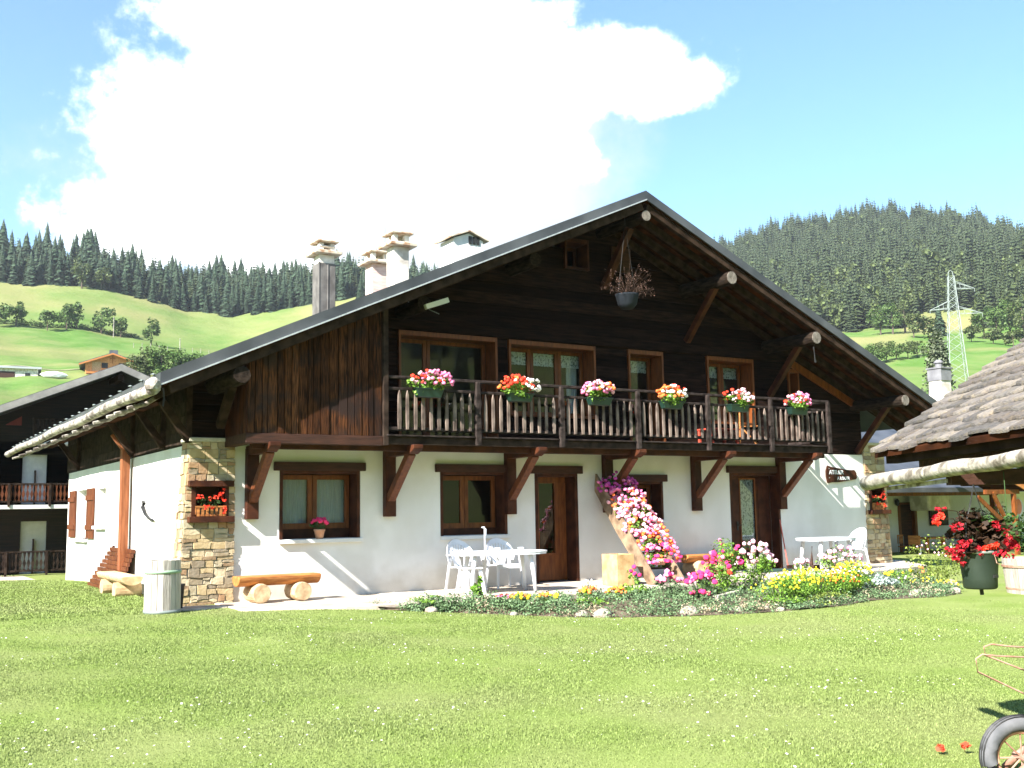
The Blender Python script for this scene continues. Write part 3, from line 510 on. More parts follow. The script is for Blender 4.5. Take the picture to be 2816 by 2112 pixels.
# --- chimneys
def chimney(x, y, w, d, z1, m1, cap, label=None, top=True, rot=0):
    c = sub('chimney', rf); zb = rz(x)-.5; MB().box(x-w/2, x+w/2, y-d/2, y+d/2, zb, z1).build('shaft', m1, c, bevel=.012)
    m = MB(); m.box(x-w/2-.17, x+w/2+.17, y-d/2-.17, y+d/2+.17, z1, z1+.1); m.build('cap_slab', cap, c, bevel=.02)
    if top:
        m = MB()
        for a in (-1, 1):
            for b in (-1, 1): m.box(x+a*(w/2-.06)-.07, x+a*(w/2-.06)+.07, y+b*(d/2-.06)-.07, y+b*(d/2-.06)+.07, z1+.1, z1+.33)
        m.build('cap_feet', limewash, c, bevel=.02)
        m = MB(); m.box(x-w/2-.1, x+w/2+.1, y-d/2-.1, y+d/2+.1, z1+.33, z1+.39); m.build('cap_lid', cap, c, bevel=.02)
    return c
c = chimney(5.52, 8.2, .42, .42, 8.25, limewash, rust)
m = MB(); m.box(5.52-.235, 5.52+.235, 8.2-.235, 8.2+.235, 6.62, 8.02); m.box(5.52-.245, 5.52-.20, 8.2-.245, 8.2-.20, 6.62, 8.04); m.box(5.52, 5.56, 8.2-.25, 8.2-.23, 6.7, 8.0); m.build('cladding', cladding, c, bevel=.01)
m = MB(); m.box(5.52-.24, 5.52+.24, 8.2-.24, 8.2+.24, 8.45, 8.5); m.build('middle_slab', limewash, c, bevel=.02)
chimney(7.02, 6.8, .44, .44, 8.33, limewash, rust); chimney(7.98, 10.3, .5, .5, 8.72, pinkrender, rust)
c = sub('chimney', rf); x, y, z1 = 10.38, 9.4, 9.5
m = MB(); m.add([(x-.62, y-.5, 7), (x+.62, y-.5, 7), (x+.62, y+.5, 7), (x-.62, y+.5, 7), (x-.5, y-.42, z1), (x+.5, y-.42, z1), (x+.5, y+.42, z1), (x-.5, y+.42, z1)], [(0, 1, 5, 4), (1, 2, 6, 5), (2, 3, 7, 6), (3, 0, 4, 7)])
m.prism([(x-.5, y-.42, z1), (x+.5, y-.42, z1), (x, y-.42, z1+.19)], (0, .84, 0)); m.build('shaft', white_st, c)
m = MB(); [m.beam((x+s*.66, y, z1-.0), (x, y, z1+.25), 1.06, .035, up=(0, 0, 1)) for s in (-1, 1)]; m.build('cap_roof', rust, c)
m = MB(); [m.box(x-.0+k*.13, x+.1+k*.13, y-.45, y-.42, z1-.14, z1+.1) for k in range(3)]; m.build('vent_slots', black_m, c)
m = MB(); m.tube([(8.3, 10.4, 7.6), (8.3, 10.4, 9.95)], .012, 6); m.build('aerial', ironw, rf)
# --- boarded bay at the left end of the gallery
bx = sub('boarded_bay', ch); m = MB(); xx = .59
while xx < 2.93:
    wd_ = random.choice((.09, .12, .13, .16)); x2 = min(xx+wd_, 2.94); off = random.uniform(-.012, .008)
    m.prism([(xx, -1.18+off, 2.74), (x2-.014, -1.18+off, 2.74), (x2-.014, -1.18+off, rz(x2)-T-.03), (xx, -1.18+off, rz(xx)-T-.03)], (0, .03, 0)); xx = x2
m.build('front_boards', boardwood, bx)
m = MB(); [m.prism([(.57+random.uniform(-.008, .004), y, 2.74), (.57, y+.16, 2.74), (.57, y+.16, rz(.57)-T-.03), (.57, y, rz(.57)-T-.03)], (.03, 0, 0)) for y in np.arange(-1.14, -.05, .167)]; m.build('side_boards', stain, bx)
m = MB(); m.box(2.9, 2.94, -1.14, 0, 2.74, 5.0); m.build('end_boards', logwood, bx)
m = MB(); m.box(2.945, 3.04, -1.22, -1.12, 2.58, 5.05); m.build('corner_post', darkwood, bx, bevel=.006)
m = MB(); m.box(.55, 2.94, -1.2, -1.02, 2.575, 2.735); m.box(.55, .72, -1.02, 0, 2.575, 2.735); m.build('bottom_beam', lintel_w, bx, bevel=.006)
# --- gallery: brackets, deck, rail
for i, x in enumerate((1.02, 3.58, 6.17, 8.54, 10.955, 13.55)):
    b = sub('bracket', ch)
    MB().box(x-.105, x+.105, -.14, -.005, 1.36, 2.56).build('wall_post', stain, b, bevel=.008)
    m = MB(); m.prism([(x-.095, -.0, 2.445), (x-.095, -1.08, 2.445), (x-.095, -1.2, 2.49), (x-.095, -1.27, 2.53), (x-.095, -1.27, 2.60), (x-.095, 0, 2.60)], (.19, 0, 0)); m.build('arm', stain, b, bevel=.008)
    m = MB(); m.beam((x, -.12, 1.68), (x, -.98, 2.47), .13, .15, up=(1, 0, 0)); m.build('diagonal', stainV, b, bevel=.008)
bal = sub('balcony', ch)
m = MB(); m.box(.72, 14.0, -1.0, -.86, 2.50, 2.62); m.build('joist_beam', stain, bal)
m = MB(); [m.box(3.04, 14.0, y, y+.13, 2.70, 2.74) for y in np.arange(-1.10, -.05, .135)]; m.box(.72, 2.9, -1.0, 0, 2.74, 2.76); m.build('deck', soffit_w, bal)
m = MB(); m.box(3.0, 14.0, -1.18, -1.12, 2.60, 2.735); m.box(13.94, 14.0, -1.12, 0, 2.60, 2.735); m.build('fascia', darkwood, bal, bevel=.008)
m = MB(); m.box(3.0, 14.05, -1.24, -1.105, 2.738, 2.766); m.build('deck_edge', toprail, bal, bevel=.006)
PX = [3.09, 4.80, 6.63, 8.47, 10.32, 12.13, 13.93]
for x in PX[1:]:
    m = MB(); v = [(-.05, 2.60), (.05, 2.60), (.055, 2.95), (.05, 3.2), (.062, 3.38), (.045, 3.55), (.035, 3.76), (-.035, 3.76), (-.045, 3.55), (-.062, 3.38), (-.05, 3.2), (-.055, 2.95)]
    m.prism([(x+a, -1.27, z) for a, z in v], (0, .07, 0)); m.build('post', toprail, bal, bevel=.008)
def rail(z0, z1, y0, y1, nm):
    MB().box(3.0, 14.03, y0, y1, z0, z1).build(nm, toprail, bal, bevel=.01); MB().box(13.9, 13.9+(y1-y0), y1+.0, -.0, z0, z1).build(nm, toprail, bal, bevel=.01)
rail(3.745, 3.80, -1.20, -1.10, 'handrail'); rail(3.545, 3.60, -1.185, -1.13, 'middle_rail'); rail(2.84, 2.905, -1.195, -1.11, 'bottom_rail')
def balu(x, y, r=0, par=bal):
    m = MB(); w_ = random.uniform(.029, .036); v = [(-w_*.8, 2.86), (w_*.8, 2.86), (w_, 3.0), (w_*.95, 3.3), (w_*.8, 3.46), (0, 3.55), (-w_*.8, 3.46), (-w_*.95, 3.3), (-w_, 3.0)]
    m.prism([(x+a, y-.026, z) if not r else (x-.02, y+a, z) for a, z in v], (0, .03, 0) if not r else (.03, 0, 0)); m.build('baluster', railwood, par, bevel=.004)
for a, b in zip(PX[:-1], PX[1:]):
    k = 10
    for i in range(k): balu(a+(b-a)*(i+1)/(k+1)+random.uniform(-.006, .006), -1.2)
for y in (-.9, -.62, -.34): balu(13.94, y, 1)
# gallery wall board band
m = MB(); m.box(3.0, 16.4, -.03, .02, 4.86, 5.02); m.build('header_beam', logwood, ch)
# --- stone piers at both corners, battered on the outside
def pier(x0, x1, sgn, zt, z_lo, niche):
    pr = sub('stone_pier', ch); y0 = -.04
    def edge(z): return (.17*(1-max(0, z)/zt)) if sgn < 0 else (.10*(1-max(0, z)/zt))
    def ends(z): return (x0-edge(z), x1) if sgn < 0 else (x0, x1+edge(z))
    n0, n1, nz0, nz1 = niche
    m = MB()
    for a, b, l, r in ((z_lo, nz0, None, None), (nz0, nz1, 'n', 'n'), (nz1, zt, None, None)):
        if l:
            m.prism([(ends(a)[0]+.02, y0+.02, a), (n0, y0+.02, a), (n0, y0+.02, b), (ends(b)[0]+.02, y0+.02, b)], (0, .5, 0)); m.prism([(n1, y0+.02, a), (ends(a)[1]-.02, y0+.02, a), (ends(b)[1]-.02, y0+.02, b), (n1, y0+.02, b)], (0, .5, 0))
            m.box(n0, n1, y0+.34, y0+.52, a, b)
        else: m.prism([(ends(a)[0]+.02, y0+.02, a), (ends(a)[1]-.02, y0+.02, a), (ends(b)[1]-.02, y0+.02, b), (ends(b)[0]+.02, y0+.02, b)], (0, .5, 0))
    m.build('core', mortar, pr)
    m = MB(); z = z_lo
    def stone(a, b, za, zb, yy, dep=.06, side=None):
        g = .004; j = lambda: random.uniform(-.013, .013); o = random.uniform(0, .022); c = min(.02, (b-a)*.2)
        if side is None:
            P = [(a+g+j(), za+g+j()), ((a+b)/2, za+g+j()), (b-g+j(), za+g+j()), (b-g+j(), zb-g+j()), ((a+b)/2+j(), zb-g+j()), (a+g+j(), zb-g+j())]; ctr = ((a+b)/2, (za+zb)/2)
            fr = [(ctr[0]+(p[0]-ctr[0])*.93, yy-o, ctr[1]+(p[1]-ctr[1])*.93) for p in P]; mid = [(p[0], yy-o+.012, p[1]) for p in P]; bk = [(p[0], yy+dep, p[1]) for p in P]
        else:
            P = [(a+g, za+g+j()), (b-g, za+g+j()), (b-g, zb-g+j()), (a+g, zb-g+j())]; s_ = side
            fr = [(s_(p[1])-o*(-sgn if sgn < 0 else -1)*1.0, p[0], p[1]) for p in P]; fr = [(s_(p[1])+sgn*o, p[0], p[1]) for p in P]; mid = [(s_(p[1])+sgn*(o-.01), p[0], p[1]) for p in P]; bk = [(s_(p[1])-sgn*dep, p[0], p[1]) for p in P]
        n = len(P); m.add(fr+mid+bk, [tuple(range(n))]+[(i, (i+1) % n, n+(i+1) % n, n+i) for i in range(n)]+[(n+i, n+(i+1) % n, 2*n+(i+1) % n, 2*n+i) for i in range(n)])
    while z < zt-.01:
        h = random.choice((.06, .09, .12, .16, .20)); h = min(h, zt-z); h = h if zt-z-h > .04 else zt-z
        segs = [ends(z+h/2)]
        if nz0-.05 < z+h/2 < nz1+.05: segs = [(ends(z+h/2)[0], n0), (n1, ends(z+h/2)[1])]
        for s0, s1 in segs:
            x = s0
            while x < s1-.005:
                l = random.uniform(.11, .30)*(1.25 if h < .07 else 1); l = l if s1-x-l > .07 else s1-x; l = min(l, s1-x)
                q_ = random.uniform(.32, .68)
                if h > .11 and random.random() < .5: stone(x, x+l, z, z+h*q_, y0); stone(x, x+l, z+h*q_, z+h, y0)
                else: stone(x, x+l, z, z+h, y0)
                x += l
        y = y0
        while y < .44: l = random.uniform(.12, .26); l = l if .44-y-l > .06 else .44-y; stone(y, y+l, z, z+h, 0, side=lambda q: ends(q)[0] if sgn < 0 else ends(q)[1]); y += l
        z += h
    m.build('stones', stone_m, pr)
    nn = sub('niche_frame', pr) if False else pr
    m = MB(); m.box(n0-.09, n1+.09, y0-.13, y0+.2, nz1-.0, nz1+.1); m.build('niche_lintel', stain, pr, bevel=.006)
    m = MB(); m.box(n0-.09, n1+.10, y0-.15, y0+.2, nz0-.1, nz0); m.build('niche_sill', stain, pr, bevel=.006)
    m = MB(); m.box(n0-.03, n0+.04, y0-.04, y0+.34, nz0, nz1); m.box(n1-.04, n1+.03, y0-.03, y0+.34, nz0, nz1); m.box(n0+.04, n1-.04, y0+.3, y0+.335, nz0, nz1); m.build('niche_lining', stain, pr)
    m = MB(); m.prism([(ends(zt)[0]-.03, y0-.04, zt), (ends(zt)[1]+.02, y0-.04, zt), (ends(zt)[1]+.02, .48, zt), (ends(zt)[0]-.03, .48, zt)], (0, 0, .07)); m.build('cap_stone', mortar, pr, bevel=.01)
pier(-.02, .74, -1, 2.66, -.1, (.04, .60, 1.42, 1.91)); pier(16.47, 17.2, 1, 2.9, -.1, (16.6, 17.1, 1.3, 1.85))
# things fixed to or standing at the side wall
m = MB(); pts = [(-.03, 3.25, 1.72), (-.04, 3.3, 1.62), (-.04, 3.1, 1.5), (-.04, 2.75, 1.4), (-.04, 2.42, 1.37)]; m.tube(pts, [.05, .04, .03, .025, .02], 8); tag(m.build('wall_hook', black_m), 'dark curved iron hook hanging on the white side wall right of the tall post', 'hook')
m = MB(); [m.box(-.34+.03*k, -.29+.03*k, 3.95, 7.15-.10*k, -.04+.085*k, .038+.085*k) for k in range(10)]; m.beam((-.27, 5.2, -.02), (-.04, 5.2, .84), .05, .04, up=(0, 1, 0)); m.beam((-.25, 6.1, -.02), (-.03, 6.0, .84), .05, .04, up=(0, 1, 0))
tag(m.build('wooden_ramp', stainV), 'red brown slatted wooden ramp leaning on the white side wall behind the tall post', 'ramp')
# ================================================================== STONE-ROOFED SHELTER on the right
E0 = np.array([8.032, -7.465, 0.]); DT = np.array([-.516, -.856, 0.]); DS = np.array([.856, -.516, 0.])
def sp(t, s, z): return tuple(E0+DT*t+DS*s+np.array([0, 0, z]))
sh = thing('stone_roofed_shelter', 'low open shelter roofed in rough stone slabs with a log gutter', 'shelter')
SL = .68; SR = 3.3
def sz(s): return 2.20+SL*min(s, 2*SR-s)
m = MB()
for side in (0, 1):
    s = 0.0; row = 0
    while s < SR:
        t = -.42+random.uniform(-.12, .08)-(.05*row % .09)
        while t < 6.3:
            wd_ = random.uniform(.28, .58); th = random.uniform(.035, .062); lo = s-.06+random.uniform(-.05, .04); hi = s+.34
            jz = random.uniform(0, .012); P = []
            for (a, b) in ((t+.004, lo+random.uniform(-.015, .03)), (t+wd_*.5, lo+random.uniform(-.03, .01)), (t+wd_-.006, lo+random.uniform(-.01, .03)), (t+wd_-.006, hi), (t+.004, hi)):
                zz = 2.20+SL*b+(.075 if b < s+.1 else .0)+jz-(.0 if b < s+.1 else .015); P.append((a, b if not side else 2*SR-b, zz))
            top = [sp(*p) for p in P]; mid = [sp(p[0], p[1], p[2]-.35*th) for p in P]; ctr = np.mean(np.array(top), 0); top = [tuple(ctr+(np.array(q)-ctr)*.955) for q in top]; bot = [sp(p[0], p[1], p[2]-th) for p in P]
            m.add(top+mid+bot, [(0, 1, 2, 3, 4), (14, 13, 12, 11, 10)]+[(i, 5+i, 5+(i+1) % 5, (i+1) % 5) for i in range(5)]+[(5+i, 10+i, 10+(i+1) % 5, 5+(i+1) % 5) for i in range(5)])
            t += wd_
        s += .2; row += 1
rsh = m.build('stone_slabs', slab_m, sh)
m = MB()
for a, b in ((-.03, SR), (2*SR+.03, SR)): m.prism([sp(-.3, a, sz(a)+.004), sp(-.3, b, sz(b)+.004), sp(-.3, b, sz(b)-.07), sp(-.3, a, sz(a)-.07)], tuple(DT*6.5))
m.build('roof_boards', soffit_w, sh)
for t in np.arange(.25, 6.3, .75):
    m = MB(); m.beam(sp(t, .1, sz(.1)-.12), sp(t, SR, sz(SR)-.12), .09, .11); m.beam(sp(t, 2*SR-.1, sz(.1)-.12), sp(t, SR, sz(SR)-.12), .09, .11); m.build('rafter', rafter_w, sh)
m = MB(); m.beam(sp(-.1, .14, 2.09), sp(6.2, .14, 2.09), .16, .15); m.build('eave_board', rafter_w, sh)
m = MB(); m.beam(sp(.45, .42, 1.93), sp(6.2, .42, 1.93), .2, .2); m.build('wall_plate', lintel_w, sh); m = MB(); m.beam(sp(.45, 2*SR-.42, 1.93), sp(6.2, 2*SR-.42, 1.93), .2, .2); m.build('wall_plate', lintel_w, sh)
m = MB(); ts = np.linspace(-.45, 5.8, 16); m.tube([sp(t, -.12+.012*math.sin(t*2), 1.75+.028*(t+.45)+.01*math.sin(t*3)) for t in ts], [.105+.006*math.sin(i*1.9)-.0018*i for i in range(16)], 16, jit=.012); m.build('log_gutter', grey_w, sh, smooth=True)
m = MB(); m.tube([sp(-.5, -.12, 1.745), sp(-.44, -.12, 1.75)], [.07, .107], 16, jit=.05); m.build('gutter_end', grey_w, sh)
m = MB(); m.beam(sp(.1, -.02, 1.65), sp(2.3, -.08, 1.70), .02, .05); m.build('gutter_splinter', grey_w, sh)
MB().beam(sp(2.28, -.05, 1.74), sp(2.28, 2*SR, 1.74), .17, .19).build('tie_beam', lintel_w, sh)
for t, s in ((4.9, .42), (4.9, 2*SR-.42), (1.0, 2*SR-.42), (2.28, 2*SR-.42)):
    MB().beam(sp(t, s, -2.6), sp(t, s, 1.84), .16, .16, up=tuple(DS)).build('post', lintel_w, sh, bevel=.01)
m = MB(); m.beam(sp(2.28, .1, 1.66), sp(2.28, .45, 1.66), .06, .06); m.build('hanging_bracket', lintel_w, sh)
# --- hanging cauldron planter with trailing begonia
KX, KY = 6.47, -9.96
kt = thing('hanging_cauldron', 'dull green-grey metal cauldron hanging from the log gutter in its own shadow', 'cauldron', (KX, KY, .44))
pr = [(.02, 0), (.165, .0), (.185, .02), (.19, .12), (.205, .26), (.212, .40), (.222, .42), (.222, .445), (.205, .445), (.20, .40), (.02, .36)]
MB().lathe(pr, n=36).build('pot', kettle_m, kt, smooth=True); MB().lathe([(.213, .405), (.226, .41), (.228, .435), (.215, .44)], n=36).build('rim', ironw, kt, smooth=True)
MB().box(-.03, .05, -.205, -.185, .13, .165).build('slot', black_m, kt); 
for sg in (-1, 1): MB().tube([(sg*.21, 0, .43), (sg*.19, 0, .75), (sg*.05, .0, 1.05), (0, .0, 1.2)], .007, 6).build('chain', black_m, kt)
MB().tube([(-.02, -.21, .42), (-.01, -.235, .30), (.03, -.24, .28)], .006, 6).build('hook', rusty, kt); MB().tube([(.02, 0, -.07), (.01, 0, 0)], .022, 8).build('knob', black_m, kt)
bg_ = thing('begonia', 'trailing red begonia with dark bronze leaves overflowing the hanging cauldron', 'begonia', (KX, KY, .86))
m = MB(); R3 = rt; rgv = np.random.default_rng(5)
m.arr(*leaves(420, (.08, 0, .19), (.32, .27, .27), .10, rgv, clumps=22)); m.arr(*leaves(90, (.26, -.14, .16), (.2, .16, .17), .17, rgv)); m.arr(*leaves(60, (.0, .0, .0), (.3, .2, .1), .11, rgv)); m.arr(*leaves(45, (-.12, 0, .36), (.14, .12, .16), .09, rgv)); m.build('foliage', leaf_b, bg_)
m = MB(); m.arr(*leaves(110, (.12, .02, .2), (.25, .2, .22), .085, rgv, clumps=12)); m.build('dark_foliage', leaf_d, bg_)
def camoff(r, u, f=0): return (rt[0]*r+fw[0]*f, rt[1]*r+fw[1]*f, u)     # offset along the camera's right and forward axes
m = MB(); 
for (r_, u_, k, s_) in ((-.52, .40, 5, .038), (-.46, .50, 5, .03), (-.30, .30, 6, .035), (-.30, .02, 12, .036), (-.22, .08, 9, .034), (-.36, -.04, 9, .034), (-.40, .02, 6, .03), (-.28, -.10, 5, .03), (-.06, .02, 6, .036), (.14, .30, 5, .036), (.26, .24, 4, .03), (-.05, -.06, 4, .03)):
    for i in range(k):
        o = camoff(r_+random.uniform(-.05, .05), u_+random.uniform(-.05, .05), random.uniform(-.24, -.1)); m.arr(*leaves(7, o, (s_, s_, s_*.7), s_*1.25, rgv, shell=.1))
m.build('blossoms', p_cr, bg_)
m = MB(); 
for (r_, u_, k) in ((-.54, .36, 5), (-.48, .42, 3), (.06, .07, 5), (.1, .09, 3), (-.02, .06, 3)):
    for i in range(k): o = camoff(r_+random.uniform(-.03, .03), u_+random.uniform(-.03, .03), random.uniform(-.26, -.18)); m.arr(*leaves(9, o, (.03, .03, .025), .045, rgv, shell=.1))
m.build('lit_blossoms', p_red, bg_)  # brighter petals than the crimson ones: sunlight on these blooms put into the colour
m = MB(); [m.tube([camoff(-.1, .12, -.05), camoff(r_*.6, u_+.1, -.15), camoff(r_, u_, -.18)], [.008, .005], 5, False) if 0 else m.tube([camoff(-.1, .12, -.05), camoff(r_*.6, u_*.7+.12, -.15), camoff(r_, u_, -.18)], [.008, .006, .004], 5, False) for r_, u_ in ((-.54, .38), (-.46, .5), (-.3, -.1), (-.36, 0), (.26, .24), (.1, .08))]; m.build('stems', leaf_b, bg_)
# second trailing begonia at the frame edge
b2 = thing('begonia', 'crimson begonia blossoms trailing beside the shelter at the right edge', 'begonia', sp(3.75, -.1, 1.1))
m = MB(); [m.arr(*leaves(8, (random.uniform(-.05, .13), random.uniform(-.1, .1), random.uniform(-.28, -.02)), (.03, .03, .025), .042, rgv, shell=.1)) for _ in range(22)]; m.build('blossoms', p_cr, b2); m = MB(); m.arr(*leaves(60, (.08, -.05, .05), (.12, .12, .15), .07, rgv)); m.tube([(0.05, 0, .66), (.05, 0, .0)], .005, 5); m.build('foliage', leaf_d, b2)
gutlog = mat('cracked_silver_log', (.22, .195, .165), (.46, .42, .36), 14, (1, 1, 1), rough=.95, bump=.9, bscale=40, bdist=.008, c3=(.13, .11, .085), s3=11)
for o_ in sh.children:
    if o_.name.startswith(('log_gutter', 'gutter_end', 'gutter_sp')): o_.data.materials[0] = gutlog
# the parts above are shrunk about the camera until their lawn shadow meets the image (eave 1.7 m above the lawn, pot 19 cm wide)
KS = .427
def scale_about_cam(root, cam_offset=CAM*(1-KS)):
    M = Matrix.Translation(Vector(cam_offset)) @ Matrix.Scale(KS, 4)
    if root.type == 'MESH': root.data.transform(M); return
    L0 = root.location.copy(); newloc = M @ L0; newloc.z = newloc.z
    for o in root.children: o.data.transform(Matrix.Scale(KS, 4)); 
    root.location = newloc
for r_ in (sh, kt, bg_, b2): scale_about_cam(r_)
# wooden half-barrel tub
tb = thing('wooden_tub', 'broad tub of grey upright staves on the lawn right of the hanging cauldron', 'tub', (13.9, -5.95, -.26))
m = MB(); 
for k in range(34):
    a0, a1 = 2*math.pi*k/34, 2*math.pi*(k+.95)/34; v = [(r*math.cos(a), r*math.sin(a), z) for z, r0 in ((0, .50), (.66, .56)) for r in (r0, r0-.05) for a in (a0, a1)]
    m.add(v, [(0, 1, 5, 4), (3, 2, 6, 7), (2, 0, 4, 6), (1, 3, 7, 5), (4, 5, 7, 6), (0, 2, 3, 1)])
m.build('staves', barrel_w, tb); MB().lathe([(.555, .5), (.565, .5), (.57, .54), (.56, .54)], n=40).build('hoop', rusty, tb); MB().lathe([(.505, .1), (.515, .1), (.52, .13), (.51, .13)], n=40).build('hoop', rusty, tb); MB().lathe([(.0, .58), (.5, .58)], n=30, caps=False).build('earth', soil, tb)
m = MB(); m.tube([(13.2, -6.35, .30), (13.6, -6.6, .02), (14.2, -6.9, -.3)], .018, 8); tag(m.build('tool_handle', ironw), 'pale metal tool handle leaning in front of the stave tub', 'handle')
# ================================================================== FURNITURE AND THINGS ON THE TERRACE
def log_bench(name, label, loc, rz_, L_=1.42, wood=orange_w):
    t = thing(name, label, 'bench', loc, rz_, None); m = MB(); n = 12; prof = [(-.19, .17)]+[(.19*math.cos(a)*-1, .17-.155*math.sin(a)) for a in np.linspace(0, math.pi, n)][1:-1]+[(.19, .17), (.15, .185), (-.15, .185)]
    m.prism([(-L_/2, y, z+.25) for y, z in prof], (L_, 0, 0)); m.build('seat', wood, t, bevel=.008)
    for s in (-1, 1):
        m = MB(); x = s*L_*.25; r = .155; m.tube([(x, -.27, r), (x, -.26, r), (x, .2, r)], [r*.93, r, r*1.02], 18, jit=.03); m.build('leg', pale_w, t)
    return t
log_bench('log_bench', 'orange half-log bench on two round logs below the curtained window', (1.36, -.42, .0), .03)
log_bench('log_bench', 'half-log bench half hidden by roses left of the lace-curtained door', (10.88, -.36, .0), .0, 1.3)
log_bench('log_bench', 'sunlit pale half-log bench against the side wall behind the barrel', (-.42, 3.4, -.06), math.pi/2, 2.4, pale_w)  # paler seat than the other benches: sunlight put into the wood colour
def chair(label, loc, rz_, group='white plastic chairs on the terrace'):
    t = thing('garden_chair', label, 'chair', loc, rz_, group)
    m = MB(); m.prism([(-.22, -.2, .42), (.22, -.2, .42), (.20, .22, .40), (-.20, .22, .40)], (0, 0, .03)); m.prism([(-.22, -.225, .36), (.22, -.225, .36), (.22, -.225, .45), (-.22, -.225, .45)], (0, .025, 0)); m.build('seat', white_pl, t, bevel=.01)
    m = MB(); N_ = 18                                           # shell back with fan slots, open arch
    out = [(.30*math.cos(a), .62+.30*math.sin(a)) for a in np.linspace(math.pi*1.12, -math.pi*.12, N_)]; inn = [(.235*math.cos(a), .60+.225*math.sin(a)) for a in np.linspace(math.pi*1.12, -math.pi*.12, N_)]
    def bk(x, z, o=0): return (x, .20+.12*(z-.42)/.5-.10*(abs(x)/.3)**2+o, z)
    m.add([bk(*p) for p in out]+[bk(*p) for p in inn]+[bk(*p, .022) for p in out]+[bk(*p, .022) for p in inn], [q for i in range(N_-1) for q in ((i, i+1, N_+i+1, N_+i), (2*N_+i, 3*N_+i, 3*N_+i+1, 2*N_+i+1), (i, 2*N_+i, 2*N_+i+1, i+1), (N_+i, N_+i+1, 3*N_+i+1, 3*N_+i))])
    for k in range(9):
        a = math.radians(150-15*k); p = bk(.05*math.cos(a)*2.2, .43); q = bk(.24*math.cos(a), .60+.232*math.sin(a)); m.beam(p, q, .022, .014, up=(0, 1, 0), taper=1.35)
    m.build('backrest', white_pl, t, smooth=False)
    for s in (-1, 1):
        m = MB(); m.tube([(s*.27, .22, .64), (s*.29, .0, .655), (s*.285, -.2, .64), (s*.26, -.23, .55)], [.022, .028, .03, .022], 8, squash=.6); m.build('armrest', white_pl, t, smooth=True)
        MB().beam((s*.23, -.20, .62), (s*.27, -.26, 0), .06, .035, up=(0, 1, 0), taper=.75).build('leg', white_pl, t, bevel=.006); MB().beam((s*.21, .18, .60), (s*.26, .27, 0), .06, .035, up=(0, 1, 0), taper=.75).build('leg', white_pl, t, bevel=.006)
    return t
chair('white plastic garden chair behind the left end of the long oval table', (4.85, -.62, 0), .12)
chair('white plastic garden chair behind the middle of the long oval table', (5.68, -.6, 0), -.05)
st = thing('plastic_stool', 'white plastic stool with splayed legs under the left end of the long oval table', 'stool', (4.5, -1.42, 0)); MB().box(-.17, .17, -.17, .17, .43, .46).build('seat', white_pl, st, bevel=.012)
for a in (-1, 1):
    for b in (-1, 1): MB().beam((a*.12, b*.12, .44), (a*.18, b*.18, 0), .075, .03, up=(0, 1, 0), taper=.8).build('leg', white_pl, st, bevel=.005)
chair('white plastic garden chair at the right end of the small table by the sign', (14.5, -1.2, 0), -1.75)
def table(label, loc, lx, ly, rz_, lf):
    t = thing('garden_table', label, 'table', loc, rz_, 'white plastic tables on the terrace'); m = MB(); n = 36
    ring = [(lx*abs(math.cos(a))**.62*(1 if math.cos(a) >= 0 else -1), ly*abs(math.sin(a))**.62*(1 if math.sin(a) >= 0 else -1)) for a in np.linspace(0, 2*math.pi, n, endpoint=False)]
    m.prism([(x, y, .70) for x, y in ring], (0, 0, .022)); m.prism([(x*.985, y*.985, .665) for x, y in ring], (0, 0, .035)); m.build('table_top', white_pl, t)
    for a in (-1, 1):
        for b in (-1, 1): MB().tube([(a*lx*lf*.9, b*ly*.6, .68), (a*lx*lf, b*ly*.66, .35), (a*lx*lf*1.04, b*ly*.72, 0)], [.043, .038, .03], 10).build('leg', white_pl, t, smooth=True)
    return t
table('long white oval plastic table outside the glazed door', (5.08, -1.42, 0), .86, .46, -.28, .64)
table('small white plastic table at the far right of the terrace', (13.62, -1.25, 0), .66, .46, -.1, .66)
for i, (x, y, l_) in enumerate(((5.1, -1.35, 'small white bowl left of centre on the long table'), (5.5, -1.5, 'small white cup right of centre on the long table'))):
    tag(MB().lathe([(.03, 0), (.055, .02), (.06, .05), (.05, .055), (.02, .03)], n=14).build('cup', white_pl, smooth=True, loc=(x, y, .723)), l_, 'cup')
pp = thing('parasol_pole', 'thin white parasol pole without its cover behind the long table', 'pole', (5.05, -.98, 0)); MB().tube([(0, 0, 0), (0, 0, 1.13)], .012, 10).build('pole', white_pl, pp); MB().tube([(-.06, 0, 1.14), (-.01, 0, 1.135), (.015, 0, 1.10), (.016, 0, 1.0)], [.010, .02, .024, .02], 8).build('crank_head', white_pl, pp)
# barrel and bin
br = thing('stave_barrel', 'grey wooden stave barrel on the lawn at the left stone pier', 'barrel', (-.62, -.92, -.03)); m = MB()
for k in range(18):
    a0, a1 = 2*math.pi*k/18+.01, 2*math.pi*(k+1)/18-.01; v = [(r*math.cos(a), r*math.sin(a), z) for z, r0 in ((0, .272), (.42, .268), (.80, .262)) for r in (r0, r0-.035) for a in (a0, a1)]
    m.add(v, [f for q in (0, 4) for f in ((q, q+1, q+5, q+4), (q+3, q+2, q+6, q+7), (q+2, q, q+4, q+6), (q+1, q+3, q+7, q+5))]+[(8, 9, 11, 10), (0, 2, 3, 1)])
m.build('staves', barrel_w, br, bevel=.004); MB().lathe([(.266, .60), (.274, .60), (.273, .645), (.265, .645)], n=36).build('hoop', green_pl if 0 else mat('grey_green_hoop', (.25, .36, .25), (.3, .42, .3)), br, smooth=True); MB().lathe([(.273, .0), (.28, .0), (.279, .05), (.272, .05)], n=36).build('hoop', ironw, br, smooth=True)
MB().lathe([(0, .02), (.235, .02)], n=24, caps=False).build('base', soil, br)
